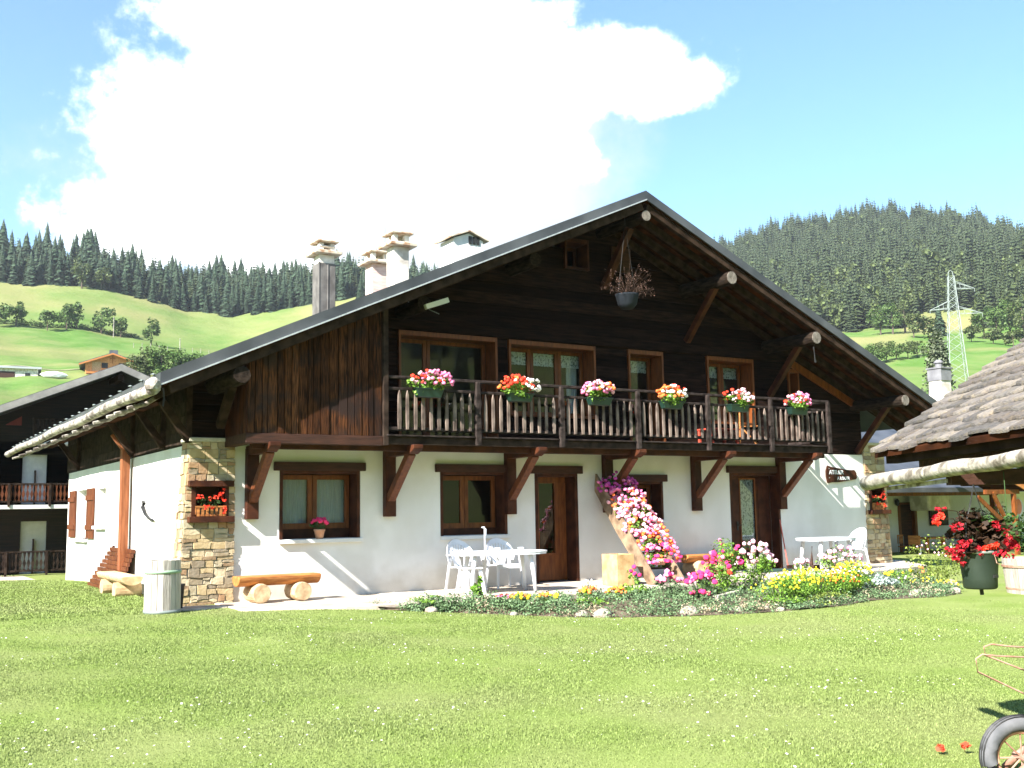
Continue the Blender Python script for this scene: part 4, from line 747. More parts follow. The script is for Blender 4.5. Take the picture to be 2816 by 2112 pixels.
tag(MB().lathe([(.11, 0), (.14, .36), (.15, .37), (.15, .40), (.13, .40), (.10, .05)], n=20).build('plastic_bin', black_m, smooth=True, loc=(-.33, -.52, -.03)), 'small dark bin tucked behind the stave barrel', 'bin')
# flowerpot on the window sill
fp = thing('flowerpot', 'terracotta pot standing on the sill of the curtained window', 'flowerpot', (2.27, .02, .996)); MB().lathe([(.065, 0), (.09, .13), (.10, .135), (.102, .17), (.088, .17), (.08, .12)], n=20).build('pot', terracotta, fp, smooth=True)
plant('geranium', 'magenta geranium in the terracotta pot on the window sill', 'geranium', (2.27, -.0, 1.15), .2, .15, leaf_d, [(p_hot, 20, .7)], 110, .05, rs=.036)
# niche planter boxes with begonias
def niche_box(loc, l1, l2, w_=.26):
    t = thing('slatted_planter', l1, 'planter', loc); m = MB(); m.box(-w_, w_, -.07, .07, 0, .03); m.box(-w_, -w_+.02, -.07, .07, 0, .17); m.box(w_-.02, w_, -.07, .07, 0, .17); [m.box(-w_+.03+k*.075, -w_+.07+k*.075, -.075, -.06, 0, .15) for k in range(int(w_/.04))]; m.box(-w_, w_, -.08, -.06, .14, .17); m.box(-w_, w_, .05, .07, 0, .17); m.build('box', orange_w, t); MB().box(-w_+.02, w_-.02, -.06, .05, .03, .14).build('earth', soil, t)
    b = thing('begonia', l2, 'begonia', (loc[0], loc[1], loc[2]+.15)); m = MB(); m.arr(*leaves(90, (0, -.01, .10), (.22, .09, .11), .065)); m.build('foliage', leaf_d, b); m = MB()
    for (x, z, k) in ((-.22, .16, 4), (-.14, .17, 3), (.08, .16, 7), (.16, .22, 8), (.2, .12, 6), (-.02, .14, 4), (-.08, .0, 6), (.02, -.01, 3), (.22, -.02, 6), (.19, .28, 3), (.2, -.08, 4)):
        for i in range(k): m.arr(*leaves(6, (x+random.uniform(-.03, .03), -.1+random.uniform(-.03, .04), z+random.uniform(-.025, .03)), (.02, .02, .02), .032, shell=.1))
    m.build('blossoms', p_red, b)
niche_box((.33, -.02, 1.425), 'small slatted planter in the niche of the left stone pier', 'scarlet begonia spilling from the niche of the left stone pier')
niche_box((16.85, -.02, 1.305), 'small slatted planter in the niche of the right stone pier', 'scarlet begonia in the niche of the right stone pier', .22)
# the name board
sg = thing('hanging_sign', 'dark brown wedge-shaped wooden board with pale lettering on the white wall', 'sign', (15.62, -.03, 2.17))
P_ = [(-.50, -.21), (-.54, -.05), (-.54, .09), (-.48, .22), (-.36, .185), (-.1, .155), (.15, .12), (.35, .11), (.46, .115), (.53, .05), (.54, -.08), (.50, -.115), (.2, -.15), (-.1, -.185), (-.35, -.19)]
MB().prism([(x, 0, z) for x, z in P_], (0, -.035, 0)).build('board', stain, sg, bevel=.006)
def text(s, x, z, size, parent, y=-.038):
    cu = bpy.data.curves.new('lettering', 'FONT'); cu.body = s; cu.size = size; cu.extrude = .003; cu.space_character = 1.02; cu.offset = .0035
    o = bpy.data.objects.new('lettering', cu); COL.objects.link(o); bpy.context.view_layer.update(); dg = bpy.context.evaluated_depsgraph_get(); me = bpy.data.meshes.new_from_object(o.evaluated_get(dg)); bpy.data.objects.remove(o)
    o = bpy.data.objects.new('lettering', me); me.materials.clear(); me.materials.append(white_pl); COL.objects.link(o); o.parent = parent; o.rotation_euler = (math.pi/2, 0, 0); o.location = (x, y, z)
text('ATELIER', -.44, .01, .135, sg); text('A LOUER', -.17, -.125, .105, sg)
for z in (.14, -.08): MB().blob((-.44, -.037, z), .012, 1).build('nail', ironw, sg)
# broom, mat, bucket, roses' white pots
bm2 = thing('broom', 'red-handled broom leaning beside the lace-curtained door', 'broom', (13.35, -.35, 0)); MB().tube([(0, 0, .08), (.12, .3, 1.12)], .013, 8).build('handle', mat('faded_red_handle', (.45, .08, .06), (.55, .14, .11)), bm2); m = MB(); m.box(-.02, .18, -.03, .03, 0, .1); m.build('head', redpaint if 0 else lintel_w, bm2)
m = MB(); m.box(12.15, 13.4, -.75, -.15, 0.0, .022); tag(m.build('door_mat', mat('dark_green_mat', (.02, .05, .045), (.035, .075, .06), 40)), 'dark green door mat before the lace-curtained door', 'mat')
tag(MB().lathe([(.085, 0), (.11, .2), (.118, .21), (.11, .215), (.1, .2), (.07, .02)], n=20).build('bucket', mat('pale_grey_plastic', (.5, .5, .5)), smooth=True, loc=(11.85, -.72, 0)), 'small pale grey bucket between the rose-hidden bench and the door mat', 'bucket')
m = MB(); m.tube([(14.15, -.6, 0), (14.05, -.4, .06), (14.1, -.4, .5)], [.09, .05, .012], 8); tag(m.build('shovel', lintel_w), 'dark shovel standing behind the small terrace table', 'shovel')
# ================================================================== LEANING STEP PLANTER WITH GERANIUMS
lp = thing('step_planter', 'old plank stair leaning on the wall used as a flower stand', 'plant stand', (0, 0, 0))
for x in (8.2, 8.88): MB().prism([(x-.03, -.14, 2.16), (x-.03, -.10, 1.8), (x-.03, -.78, .98), (x-.03, -1.72, .0), (x-.03, -1.98, .0), (x-.03, -1.95, .1), (x-.03, -.95, 1.28)], (.055, 0, 0)).build('stringer', darkwood if 0 else stain if 0 else mat('old_board', (.12, .075, .045), (.30, .21, .135), 5, (1, 1, 1), bump=.3), lp, bevel=.006)
for k in range(6): u = (k+.5)/6; MB().box(8.23, 8.85, -.32-1.45*u, -.10-1.45*u, 1.84-1.72*u, 1.87-1.72*u).build('step', darkwood, lp)
pb = thing('plywood_box', 'open yellowish plywood box at the foot of the leaning plank stair', 'box', (7.72, -1.5, 0)); m = MB(); m.box(-.26, .14, -.24, -.22, 0, .58); m.box(-.26, -.24, -.22, .22, 0, .58); m.box(-.26, .14, .22, .24, 0, .58); m.box(.12, .14, -.22, .22, 0, .58); m.build('box', mat('yellow_plywood', (.36, .22, .09), (.54, .37, .18), 6, bump=.2), pb, bevel=.004)
cas_cols = [('purple-pink geranium on the shaded top step of the plank stair', [(p_pur, 34), (p_pink, 8)], leaf_d), ('pink and orange geranium on the second step of the plank stair', [(p_pink, 22), (p_or, 14), (p_pale, 14)], leaf_g),
            ('pale pink geranium with orange heads on the third step of the plank stair', [(p_pale, 38), (p_or, 10), (p_pink, 12)], leaf_g), ('pale and deep pink geranium on the fourth step of the plank stair', [(p_pale, 32), (p_pink, 14), (p_or, 8)], leaf_g),
            ('orange and pink geranium on the fifth step of the plank stair', [(p_or, 20), (p_pink, 18), (p_pale, 10)], leaf_g), ('deep pink geranium on the lowest step of the plank stair', [(p_hot, 16), (p_pink, 22), (p_or, 6)], leaf_g)]
for k, (lb, cols, lf) in enumerate(cas_cols):
    u = (k+.5)/6; t = thing('geranium', lb, 'geranium', (8.50+.05*k*.5, -.25-1.45*u, 1.90-1.70*u)); m = MB(); m.arr(*leaves(230, (0, -.02, .13), (.37, .19, .19), .06, clumps=9)); m.build('foliage', lf, t)
    if k: MB().lathe([(.09, -.0), (.12, .12), (.1, .12)], n=14).build('pot', terracotta, t, smooth=True)
    for cm, nb in cols: m = MB(); balls(m, spread(int(nb*1.9), (.03, -.05, .15), (.47, .26, .27), -.5), .042, .2, 1, .85); m.build('blossoms', cm, t)
# ================================================================== GALLERY FLOWER BOXES
fb = [('pink and scarlet geraniums in the first flower box of the gallery rail, from the left', [(p_pink, 24, .3), (p_pale, 10, .0), (p_red, 9, .0)]), ('scarlet geraniums with white heads in the second gallery flower box from the left', [(p_red, 22, -.1), (p_wh, 13, .2), (p_or, 9, -.3)]),
      ('pink geraniums mixed with salmon in the third gallery flower box from the left', [(p_pink, 17, -.2), (p_pale, 20, .0), (p_or, 10, .1)]), ('orange and white geraniums in the fourth gallery flower box from the left', [(p_or, 24, -.1), (p_wh, 16, .05), (p_red, 6, .2)]),
      ('pale pink and white geraniums over much green, second gallery flower box from right', [(p_pale, 19, .15), (p_wh, 10, .2), (p_red, 6, -.3)]), ('pink geraniums with a few red heads in the rightmost gallery flower box', [(p_pink, 17, .12), (p_pale, 16, .0), (p_red, 5, -.1)])]
ord_ = ['first from the left', 'second from the left', 'third from the left', 'fourth from the left', 'second from the right', 'last on the right']
for i, (x, (lb, cols)) in enumerate(zip((3.75, 5.63, 7.45, 9.26, 11.08, 12.85), fb)):
    t = thing('flower_box', 'dark green plastic flower box on the gallery rail, '+ord_[i], 'flower box', (x, -1.33, 3.42), 0, 'green flower boxes on the gallery rail')
    m = MB(); a, b = .225, .27; m.add([(-a, -.06, 0), (a, -.06, 0), (a, .06, 0), (-a, .06, 0), (-b, -.09, .15), (b, -.09, .15), (b, .085, .15), (-b, .085, .15)], [(3, 2, 1, 0), (0, 1, 5, 4), (1, 2, 6, 5), (2, 3, 7, 6), (3, 0, 4, 7)]); m.build('box', green_pl, t, bevel=.012)
    MB().box(-b-.01, b+.01, -.098, .092, .14, .158).build('rim', green_pl, t, bevel=.005); MB().box(-.22, .22, -.07, .07, .11, .13).build('earth', soil, t)
    g = thing('geranium', lb, 'geranium', (x, -1.33, 3.55), 0, 'geraniums in the gallery flower boxes'); m = MB(); m.arr(*leaves(420, (-.02, -.03, .10), (.34, .17, .17), .055, clumps=12)); m.build('foliage', leaf_g, g)
    sp_ = MB()
    for cm, nb, dx_ in cols:
        m = MB(); ps = spread(int(nb*2.0), (dx_*.55, -.03, .15), (.34-.08*abs(dx_), .2, .22), -.25); balls(m, ps, .036, .25, 1, .9); m.build('blossoms', cm, g); stems(sp_, ps, (0, 0, .05), .003)
    sp_.build('stems', leaf_g, g)
# hanging metal pot of dried stalks beneath the ridge
hp = thing('hanging_pot', 'blue-grey pot hanging below the gable ridge', 'pot', (8.14, -1.42, 5.36)); MB().lathe([(.02, 0), (.12, .01), (.19, .1), (.23, .27), (.24, .30), (.22, .30), (.02, .22)], n=24).build('pot', mat('blue_grey_pot', (.006, .009, .014), (.011, .016, .022)), hp, smooth=True)
for s in (-1, 1): MB().tube([(s*.22, 0, .29), (s*.05, 0, 1.4), (0, 0, 1.9)], .003, 4).build('wire', black_m, hp)
dp = thing('dried_plant', 'spray of dry brown stalks in the pot hanging below the gable ridge', 'dried plant', (8.14, -1.42, 5.62)); m = MB(); m2 = MB()
for k in range(90):
    a = random.uniform(0, 6.28); e = random.uniform(.25, 1.35); l = random.uniform(.4, .85); d = Vector((math.cos(a)*math.cos(e)*1.1, math.sin(a)*math.cos(e)*.6, math.sin(e))); tip = d*l+Vector((0, 0, -.1*l)); m.tube([(0, 0, 0), d*l*.5, tip], [.005, .004, .003], 4, False)
    m2.arr(*leaves(9, tuple(tip*.9), (.025, .025, .05), .018)); m2.arr(*leaves(6, tuple(tip*.6), (.02, .02, .06), .014))
m.build('stalks', rafter_w, dp); m2.build('dry_foliage', mat('dry_seed', (.10, .055, .045), (.22, .13, .10), island=.3), dp)
# things on the gallery
def fold_chair(label, loc, rz_, mt):
    t = thing('slatted_chair', label, 'chair', loc, rz_); m = MB(); [m.box(-.2, .2, -.2+.07*k, -.15+.07*k, .43, .45) for k in range(6)]; m.build('seat', mt, t); m = MB(); [m.box(-.2, .2, .2, .215, .55+.075*k, .60+.075*k) for k in range(4)]; m.build('backrest', mt, t)
    for s in (-1, 1): MB().beam((s*.21, -.2, 0), (s*.21, .2, .44), .03, .03, up=(1, 0, 0)).build('leg', mt, t); MB().beam((s*.21, .22, 0), (s*.21, .2, .87), .03, .03, up=(1, 0, 0)).build('leg', mt, t)
    return t
fold_chair('orange wooden slatted chair on the gallery behind the second flower box from the right', (12.15, -.55, 2.76), .8, orange_w)
t = thing('low_table', 'low red wooden table on the gallery left of the orange chair', 'table', (11.15, -.62, 2.76)); MB().box(-.4, .4, -.25, .25, .33, .36).build('table_top', redpaint, t)
for a in (-1, 1):
    for b in (-1, 1): MB().box(a*.36-.025, a*.36+.025, b*.2-.025, b*.2+.025, 0, .33).build('leg', redpaint, t)
t = thing('lamp', 'small round lamp fixed to the gallery wall between the tall window and the first flower boxes', 'lamp', (11.0, -.1, 5.6)) if 0 else None
m = MB(); m.tube([(4.2, -.9, 5.02), (4.0, -.6, 5.2), (3.6, -.4, 5.35), (3.3, -.3, 5.3)], .008, 5); tag(m.build('cable', ironw), 'thin loose cable sagging under the left roof beam', 'cable')
# ================================================================== GARDEN BED
def pl(name, label, cat, x, y, *a, **k): return plant(name, label, cat, (x, y, bed_z(x, y)-.01), *a, **k)
pl('weed', 'tall leafy weed at the left end of the flower bed', 'weed', 3.95, -2.62, .52, .10, leaf_g, (), 150, .07)
pl('low_plant', 'low spreading green plant at the far left of the flower bed', 'plant', 3.1, -2.45, .12, .35, leaf_g, (), 200, .04)
pl('begonia', 'salmon red flower cushion at the edge of the paving, left end of the bed', 'begonia', 4.35, -2.85, .15, .2, leaf_d, [(p_pink, 14, .8), (p_red, 8, .8)], 120, .04, rs=.026)
pl('marigold', 'yellow marigold left of the first stones below the long table', 'marigold', 4.45, -3.15, .19, .17, leaf_g, [(p_yel, 16, .8), (p_or, 3, .8)], 130, .04)
pl('marigold', 'golden marigold in front of the left legs of the long table', 'marigold', 4.95, -3.15, .18, .2, leaf_g, [(p_yel, 18, .8), (p_or, 8, .8)], 140, .04)
pl('marigold', 'orange marigold in front of the middle of the long table', 'marigold', 5.85, -3.05, .24, .16, leaf_g, [(p_or, 15, .8), (p_yel, 4, .8)], 130, .04)
pl('marigold', 'orange marigold in front of the right legs of the long table', 'marigold', 6.25, -3.3, .22, .2, leaf_g, [(p_or, 14, .8), (p_yel, 6, .8)], 130, .04)
pl('daisy', 'small white daisies before the right legs of the long table', 'daisy', 6.1, -2.75, .32, .2, leaf_bl, [(p_wh, 22, .7)], 150, .03, rs=.016)
pl('phlox', 'tall thin stem with one pink flower head outside the glazed door', 'phlox', 7.0, -2.85, .48, .13, leaf_g, [(p_hot, 5, .95)], 90, .06, rs=.04)
pl('leafy_plant', 'bushy green plant below the glazed door', 'plant', 6.75, -3.2, .3, .28, leaf_g, (), 240, .05)
pl('grass_clump', 'clump of fine green grass in front of the long table', 'plant', 5.4, -3.65, .2, .35, leaf_g, (), 260, .04)
pl('geranium', 'pink geranium in the bed left of the plywood box', 'geranium', 7.0, -3.75, .42, .24, leaf_bl, [(p_pink, 14, .7), (p_pale, 5, .9), (p_hot, 7, .8)], 200, .045, rs=.042)
pl('geranium', 'hot pink geranium in the bed before the plywood box', 'geranium', 7.55, -3.95, .42, .26, leaf_bl, [(p_hot, 24, .6), (p_pink, 10, .6)], 220, .045, rs=.042)
pl('geranium', 'low pink geranium at the stones left of the phlox bed', 'geranium', 7.15, -4.35, .2, .18, leaf_d, [(p_hot, 10, .6)], 120, .045, rs=.035)
pl('rose_bush', 'hot pink rose bush right of the foot of the plank stair', 'rose', 8.75, -3.35, .92, .36, leaf_g, [(p_hot, 13, .35), (p_pink, 4, .5)], 900, .05, rs=.046)
pl('rose_bush', 'red-pink rose bush low in front of the plank stair', 'rose', 8.1, -3.65, .62, .3, leaf_g, [(p_hot, 13, .4), (p_red, 3, .3)], 620, .05, rs=.045)
pl('rose_bush', 'pale pink rose bush before the second log bench', 'rose', 9.75, -3.0, .82, .38, leaf_g, [(p_pale, 26, .4), (p_wh, 6, .5)], 620, .05, rs=.05)
pl('rose_bush', 'pale pink rose bush before the small table', 'rose', 12.0, -3.0, .66, .46, leaf_g, [(p_pale, 30, .4), (p_pink, 5, .6)], 560, .05, rs=.043)
pl('rose_bush', 'small pale rose at the terrace edge right of the door mat', 'rose', 11.45, -2.55, .42, .2, leaf_g, [(p_pale, 10, .8)], 130, .05, rs=.045)
yel = [(8.35, -4.9, .40, .42, [(p_yel, 36, .3)], 'leftmost'), (8.95, -4.75, .48, .42, [(p_yel, 69, .4), (p_wh, 6, .5)], 'second from the left'), (9.6, -4.6, .50, .42, [(p_yel, 60, .4), (p_wh, 12, .6)], 'third from the left'), (9.95, -4.85, .46, .34, [(p_yel, 30, .3), (p_or, 36, .6)], 'orange-tinged, in the middle'),
       (10.45, -4.55, .46, .36, [(p_wh, 39, .6), (p_yel, 18, .3)], 'mixed with white daisies'), (10.85, -4.35, .50, .38, [(p_yel, 69, .4), (p_or, 9, .6)], 'last on the right')]
for x, y, h, r, bl, wh in yel: pl('coreopsis', 'yellow-flowered airy clump in front of the terrace, '+wh, 'coreopsis', x, y, h, r, leaf_g, bl, 900, .035, group='yellow coreopsis clumps in the flower bed', rs=.019)
pl('low_plant', 'low dark green mat of foliage in front of the coreopsis', 'plant', 8.1, -5.3, .2, .4, leaf_g, (), 300, .04); pl('low_plant', 'low olive mat of foliage at the front of the coreopsis', 'plant', 9.1, -5.3, .2, .45, leaf_y, (), 300, .04)
pl('silver_plant', 'silver-leaved bush at the right end of the yellow flowers', 'silver plant', 11.05, -4.75, .34, .28, leaf_s, (), 420, .05)
pl('cushion_plant', 'blue-green cushion plant right of the silver-leaved bush', 'plant', 11.9, -4.55, .22, .30, leaf_bl, [(p_wh, 5, .7, .016)], 320, .035); pl('cushion_plant', 'green cushion plant with yellow tips near the paving', 'plant', 12.5, -4.1, .3, .34, leaf_g, [(p_yel, 8, .9, .03)], 300, .04)
pl('cushion_plant', 'grey-green cushion plant beside the rocks left of the bronze shrub', 'plant', 12.3, -4.85, .24, .34, leaf_bl, [(p_yel, 12, .8, .018)], 320, .035); pl('poppy', 'small plant with one orange bloom left of the bronze shrub', 'poppy', 12.95, -4.2, .38, .14, leaf_y, [(p_or, 4, .9)], 120, .04)
pl('cushion_plant', 'yellow-flecked cushion plant before the hanging cauldron', 'plant', 13.0, -4.75, .2, .28, leaf_bl, [(p_yel, 14, .8, .018)], 240, .035)
plant('spirea_shrub', 'round bronze-green shrub left of the hanging cauldron', 'shrub', (14.15, -3.7, -.24), .92, .58, leaf_y, [(p_pale, 20, .8, .018)], 950, .055); m = None
rk = [(3.05, -2.75, .10), (5.0, -4.05, .10), (5.25, -4.25, .14), (6.45, -4.9, .15), (6.75, -4.85, .11), (7.8, -5.5, .07), (11.35, -5.3, .14), (11.6, -5.35, .10), (12.55, -5.2, .13), (13.3, -4.6, .11), (13.55, -4.4, .17), (11.6, -4.1, .14), (4.1, -3.5, .06)]
lab = ['first', 'second', 'third', 'fourth', 'fifth', 'sixth', 'seventh', 'eighth', 'ninth', 'tenth', 'eleventh', 'twelfth', 'thirteenth', 'fourteenth', 'fifteenth', 'sixteenth', 'seventeenth', 'eighteenth', 'nineteenth']
for i, (x, y, r) in enumerate(sorted(rk)):
    m = MB(); m.blob((0, 0, 0), (r*1.15, r*.8, r*.72), 2, .10); tag(m.build('rock', rock_m, loc=(x, y, float(lawn_z(x, y))+r*.25)), ('large' if r > .12 else 'small')+' pale rough stone edging the flower bed, '+lab[i]+' from the left', 'rock', 'stones edging the flower bed')
m = MB(); m.beam((7.4, -4.45, -.1), (8.35, -4.0, -.08), .1, .16); tag(m.build('stone_kerb', paving), 'pale stone kerb piece lying among the hot pink roses', 'kerb')
m = MB(); m.prism([(7.1, -5.0, -.2), (7.75, -5.05, -.2), (7.8, -5.3, -.2), (7.15, -5.25, -.2)], (0, 0, .05)); tag(m.build('flagstone', paving), 'pale flat flagstone at the front edge of the flower bed', 'flagstone')
rgc = np.random.default_rng(21); m = MB()
for i in range(520):
    x = rgc.uniform(2.5, 14.6); y0 = float(bed_y(x)); y = y0+rgc.uniform(.05, .97)*(min(-2.5, -2.5)-y0); 
    if y > -2.5: continue
    m.arr(*leaves(46, (x, y, bed_z(x, y)+.04), (.16, .16, rgc.uniform(.06, .17)), .035, rgc))
tag(m.build('ground_cover', leaf_bl), 'mixed low green foliage covering the flower bed', 'ground cover', kind='stuff')
rgc = np.random.default_rng(22); m = MB()
for i in range(330):
    x = rgc.uniform(2.5, 14.4); y = float(bed_y(x))+rgc.uniform(-.02, .5); m.arr(*leaves(40, (x, y, float(lawn_z(x, y))+.06), (.14, .12, rgc.uniform(.05, .15)), .032, rgc))
for i in range(120):
    x = rgc.uniform(3.2, 8.4); y0 = float(bed_y(x)); y = y0+rgc.uniform(.1, .95)*(-2.6-y0)
    if y < -2.55: m.arr(*leaves(44, (x, y, bed_z(x, y)+.08), (.12, .12, rgc.uniform(.06, .15)), .038, rgc))
tag(m.build('ground_cover', leaf_bl), 'yellow-green edging foliage along the front of the flower bed', 'ground cover', kind='stuff')
m = MB(); m.prism([(-.9, -.3, 0), (-.3, -.55, 0), (.3, -.5, 0), (.5, -.15, 0), (.1, .05, 0), (-.5, .05, 0)], (0, 0, .025)); tag(m.build('flagstone', paving, loc=(.1, -.35, -.03)), 'flat pale flagstone at the foot of the left stone pier', 'flagstone')
for (x, y, l_) in ((1.446, -13.08, 'left of the two orange petals fallen on the lawn'), (1.60, -13.15, 'right of the two orange petals fallen on the lawn')):
    m = MB(); m.arr(*leaves(12, (0, 0, .02), (.035, .03, .02), .04, rgc)); tag(m.build('fallen_blossom', p_or if 0 else p_red, loc=(x, y, float(lawn_z(x, y))+.03)), l_, 'blossom')
m = MB()
for i in range(90):
    x = rgc.uniform(3.4, 14.0); y = float(bed_y(x))+rgc.uniform(.05, .9)
    if y < -2.6: m.arr(*leaves(30, (x, y, bed_z(x, y)+.06), (.10, .10, rgc.uniform(.05, .12)), .03, rgc))
tag(m.build('ground_cover', mat('dry_stalks', (.30, .24, .15), (.46, .38, .26), island=.3)), 'dry straw-coloured growth between the plants of the flower bed', 'ground cover', kind='stuff')
# ================================================================== WHEELBARROW at the right edge
W0 = CAM+0; 
def wc(r, u, f=0.): """offset in metres along the barrow's wheel plane (r along it, u up, f away)"""; return (rt[0]*r+fw[0]*f*1.0, rt[1]*r+fw[1]*f, u)
wx, wy = 1.300, -13.74; wb = thing('wheelbarrow', 'old wheelbarrow with grey tyre and bent pinkish tube handles, half out of frame', 'wheelbarrow', (wx, wy, -.065))
wh = sub('wheel', wb); m = MB(); m.tube([wc(.195*math.cos(a), .195*math.sin(a)) for a in np.linspace(0, 2*math.pi, 37)], .048, 12, False); m.build('tyre', rubber, wh, smooth=True)
for k in (-.028, -.01, .01, .028): m = MB(); m.tube([wc((.243-abs(k)*.25)*math.cos(a), (.243-abs(k)*.25)*math.sin(a), k) for a in np.linspace(0, 2*math.pi, 37)], .0045, 4, False); m.build('tread', black_m, wh)
m = MB(); m.tube([wc(.148*math.cos(a), .148*math.sin(a)) for a in np.linspace(0, 2*math.pi, 37)], .016, 8, False); m.build('rim', mat('orange_rim', (.45, .2, .12), (.6, .32, .2)), wh, smooth=True)
m = MB(); [m.tube([(0, 0, 0), wc(.145*math.cos(a), .145*math.sin(a))], .005, 5) for a in np.linspace(0, 2*math.pi, 9)[:-1]]; m.tube([wc(0, 0, -.09), wc(0, 0, .09)], .018, 10); m.build('hub', rusty, wh)
for f in (-.085, .085): MB().tube([wc(-.07, -.075, f), wc(.06, .03, f), wc(.22, .15, f), wc(.75, .5, f*2.2)], .021, 10).build('fork', rusty, wb, smooth=True)
for pts in ([(.35, .30), (.02, .37), (-.245, .50), (-.25, .575), (-.21, .60), (-.13, .59), (.35, .56)], [(.4, .38), (.1, .48), (-.15, .58), (-.155, .63), (-.11, .645), (.0, .63), (.4, .60)]):
    f = .05 if pts[0][0] == .4 else -.05; m = MB(); m.tube([wc(r, u, f) for r, u in pts], .0052, 7); m.build('handle', rusty, wb, smooth=True)
m = MB(); m.prism([wc(.42, .1, -.3), wc(1.1, .06, -.3), wc(1.3, .42, -.3), wc(.30, .42, -.3)], wc(0, 0, .6)); m.build('tray', rusty, wb)
m = MB(); m.tube([wc(1.0, -.2, -.25), wc(1.0, .2, -.25)], .02, 6); m.build('leg', rusty, wb)
pb_ = thing('begonia', 'orange begonia with dark leaves hanging out of the wheelbarrow', 'begonia', (wx+rt[0]*.42, wy+rt[1]*.42, .38)); m = MB(); m.arr(*leaves(160, (0, 0, .06), (.32, .25, .14), .08)); m.build('foliage', leaf_d, pb_)
m = MB(); [m.arr(*leaves(8, wc(r+random.uniform(-.02, .02), u+random.uniform(-.03, .03), -.2), (.025, .025, .025), .045)) for r, u in ((-.31, -.02), (-.30, .0), (-.285, -.07), (-.27, -.08), (-.1, .05), (.0, .1), (.05, .02)) for _ in (0, 1)]; m.build('blossoms', p_red, pb_)
# ================================================================== NEIGHBOURING CHALET on the left
nb = thing('neighbour_chalet', 'dark three-storey chalet with railed balconies beyond the left side of the lawn', 'chalet', (0, 0, 0))
ax_, az_ = 2.78, 6.78; s_ = .425; y0, y1 = 20.3, 32
m = MB(); m.prism([(ax_, y0, az_), (-6.6, y0, az_-s_*9.4), (-6.6, y0, az_-s_*9.4-.26), (ax_, y0, az_-.28)], (0, y1-y0, 0)); m.prism([(ax_, y0, az_), (12.2, y0, az_-s_*9.4), (12.2, y0, az_-s_*9.4-.26), (ax_, y0, az_-.28)], (0, y1-y0, 0)); m.build('roof', roof_m, nb)
m = MB(); m.prism([(ax_, y0-.03, az_-.02), (-6.6, y0-.03, az_-s_*9.4-.02), (-6.6, y0-.03, az_-s_*9.4-.24), (ax_, y0-.03, az_-.26)], (0, .03, 0)); m.prism([(ax_, y0-.03, az_-.02), (12.2, y0-.03, az_-s_*9.4-.02), (12.2, y0-.03, az_-s_*9.4-.24), (ax_, y0-.03, az_-.26)], (0, .03, 0)); m.build('fascia', mat('grey_fascia', (.20, .19, .18), (.28, .27, .25)), nb)
NH = [(-.03, .80, -.46, 1.36), (-.05, .74, 1.95, 3.66)]
m = MB(); grid_wall(m, -5.8, 11.4, -.8, 2.6, 22, 22.3, NH); grid_wall(m, -5.8, 11.4, 2.6, 4.0, 22, 22.3, [(-.05, .74, 1.95, 3.66)]); m.prism([(-5.8, 22, 4.0), (11.4, 22, 4.0), (ax_+5.6, 22, 4.3), (ax_, 22, 6.5), (ax_-7.6, 22, 3.3)], (0, .3, 0)); m.box(-5.8, -5.5, 22.3, 31, -.8, 3.0); m.build('wall', mat('near_black_boards', (.012, .010, .010), (.028, .018, .014), 4, (.3, 1, 5), bump=.3), nb)
for k, h in enumerate(NH):
    d = sub('doorway', nb); MB().box(h[0], h[1], 22.16, 22.2, h[2], h[3]).build('shutter_panel', white_st, d); MB().box(h[0]+.40, h[0]+.43, 21.9, 22.16, h[2], h[3]-.6 if k == 0 else h[3]-.55).build('door_edge', lintel_w, d)
m = MB(); m.prism([(-.62, 21.96, 4.68), (-.13, 21.96, 4.98), (-.13, 21.96, 4.66), (-.62, 21.96, 4.66)], (0, .03, 0)); m.build('red_shutter', mat('dull_red_panel', (.16, .03, .03), (.2, .045, .04)), nb)
def nbal(z, xa, xb, y, h=.72, cut=1):
    b = sub('balcony', nb); MB().box(xa, xb, y, 22, z-.13, z).build('slab', white_st, b) if z > 0 else None
    m = MB(); m.box(xa, xb, y, y+.06, z+h-.05, z+h); m.box(xa, xb, y, y+.05, z+.08, z+.14); x = xa
    while x < xb: m.box(x, x+.07, y-.04, y+.04, z-.05, z+h); x += 1.25
    m.build('rail', darkwood, b); m = MB(); x = xa+.05
    while x < xb-.1:
        m.prism([(x, y+.02, z+.12), (x+.095, y+.02, z+.12), (x+.06, y+.02, z+.22), (x+.1, y+.02, z+.36), (x+.06, y+.02, z+.5), (x+.095, y+.02, z+h-.05), (x, y+.02, z+h-.05), (x+.035, y+.02, z+.5), (x-.005, y+.02, z+.36), (x+.035, y+.02, z+.22)], (0, .02, 0)); x += .128
    tag(m.build('cut_board_balusters', stainV if z > 1.5 and z < 3 else darkwood, b), kind=None)
nbal(1.91, -5.6, 3.2, 20.75); nbal(-.38, -5.6, 3.2, 20.9, .76); nbal(4.1, .1, 5.5, 20.9, .74)
m = MB(); m.prism([(2.7, 20.4, 6.2), (2.9, 20.4, 6.2), (2.9, 20.4, 6.4), (2.7, 20.4, 6.4)], (0, 2, 0)); m.build('purlin', rafter_w, nb)
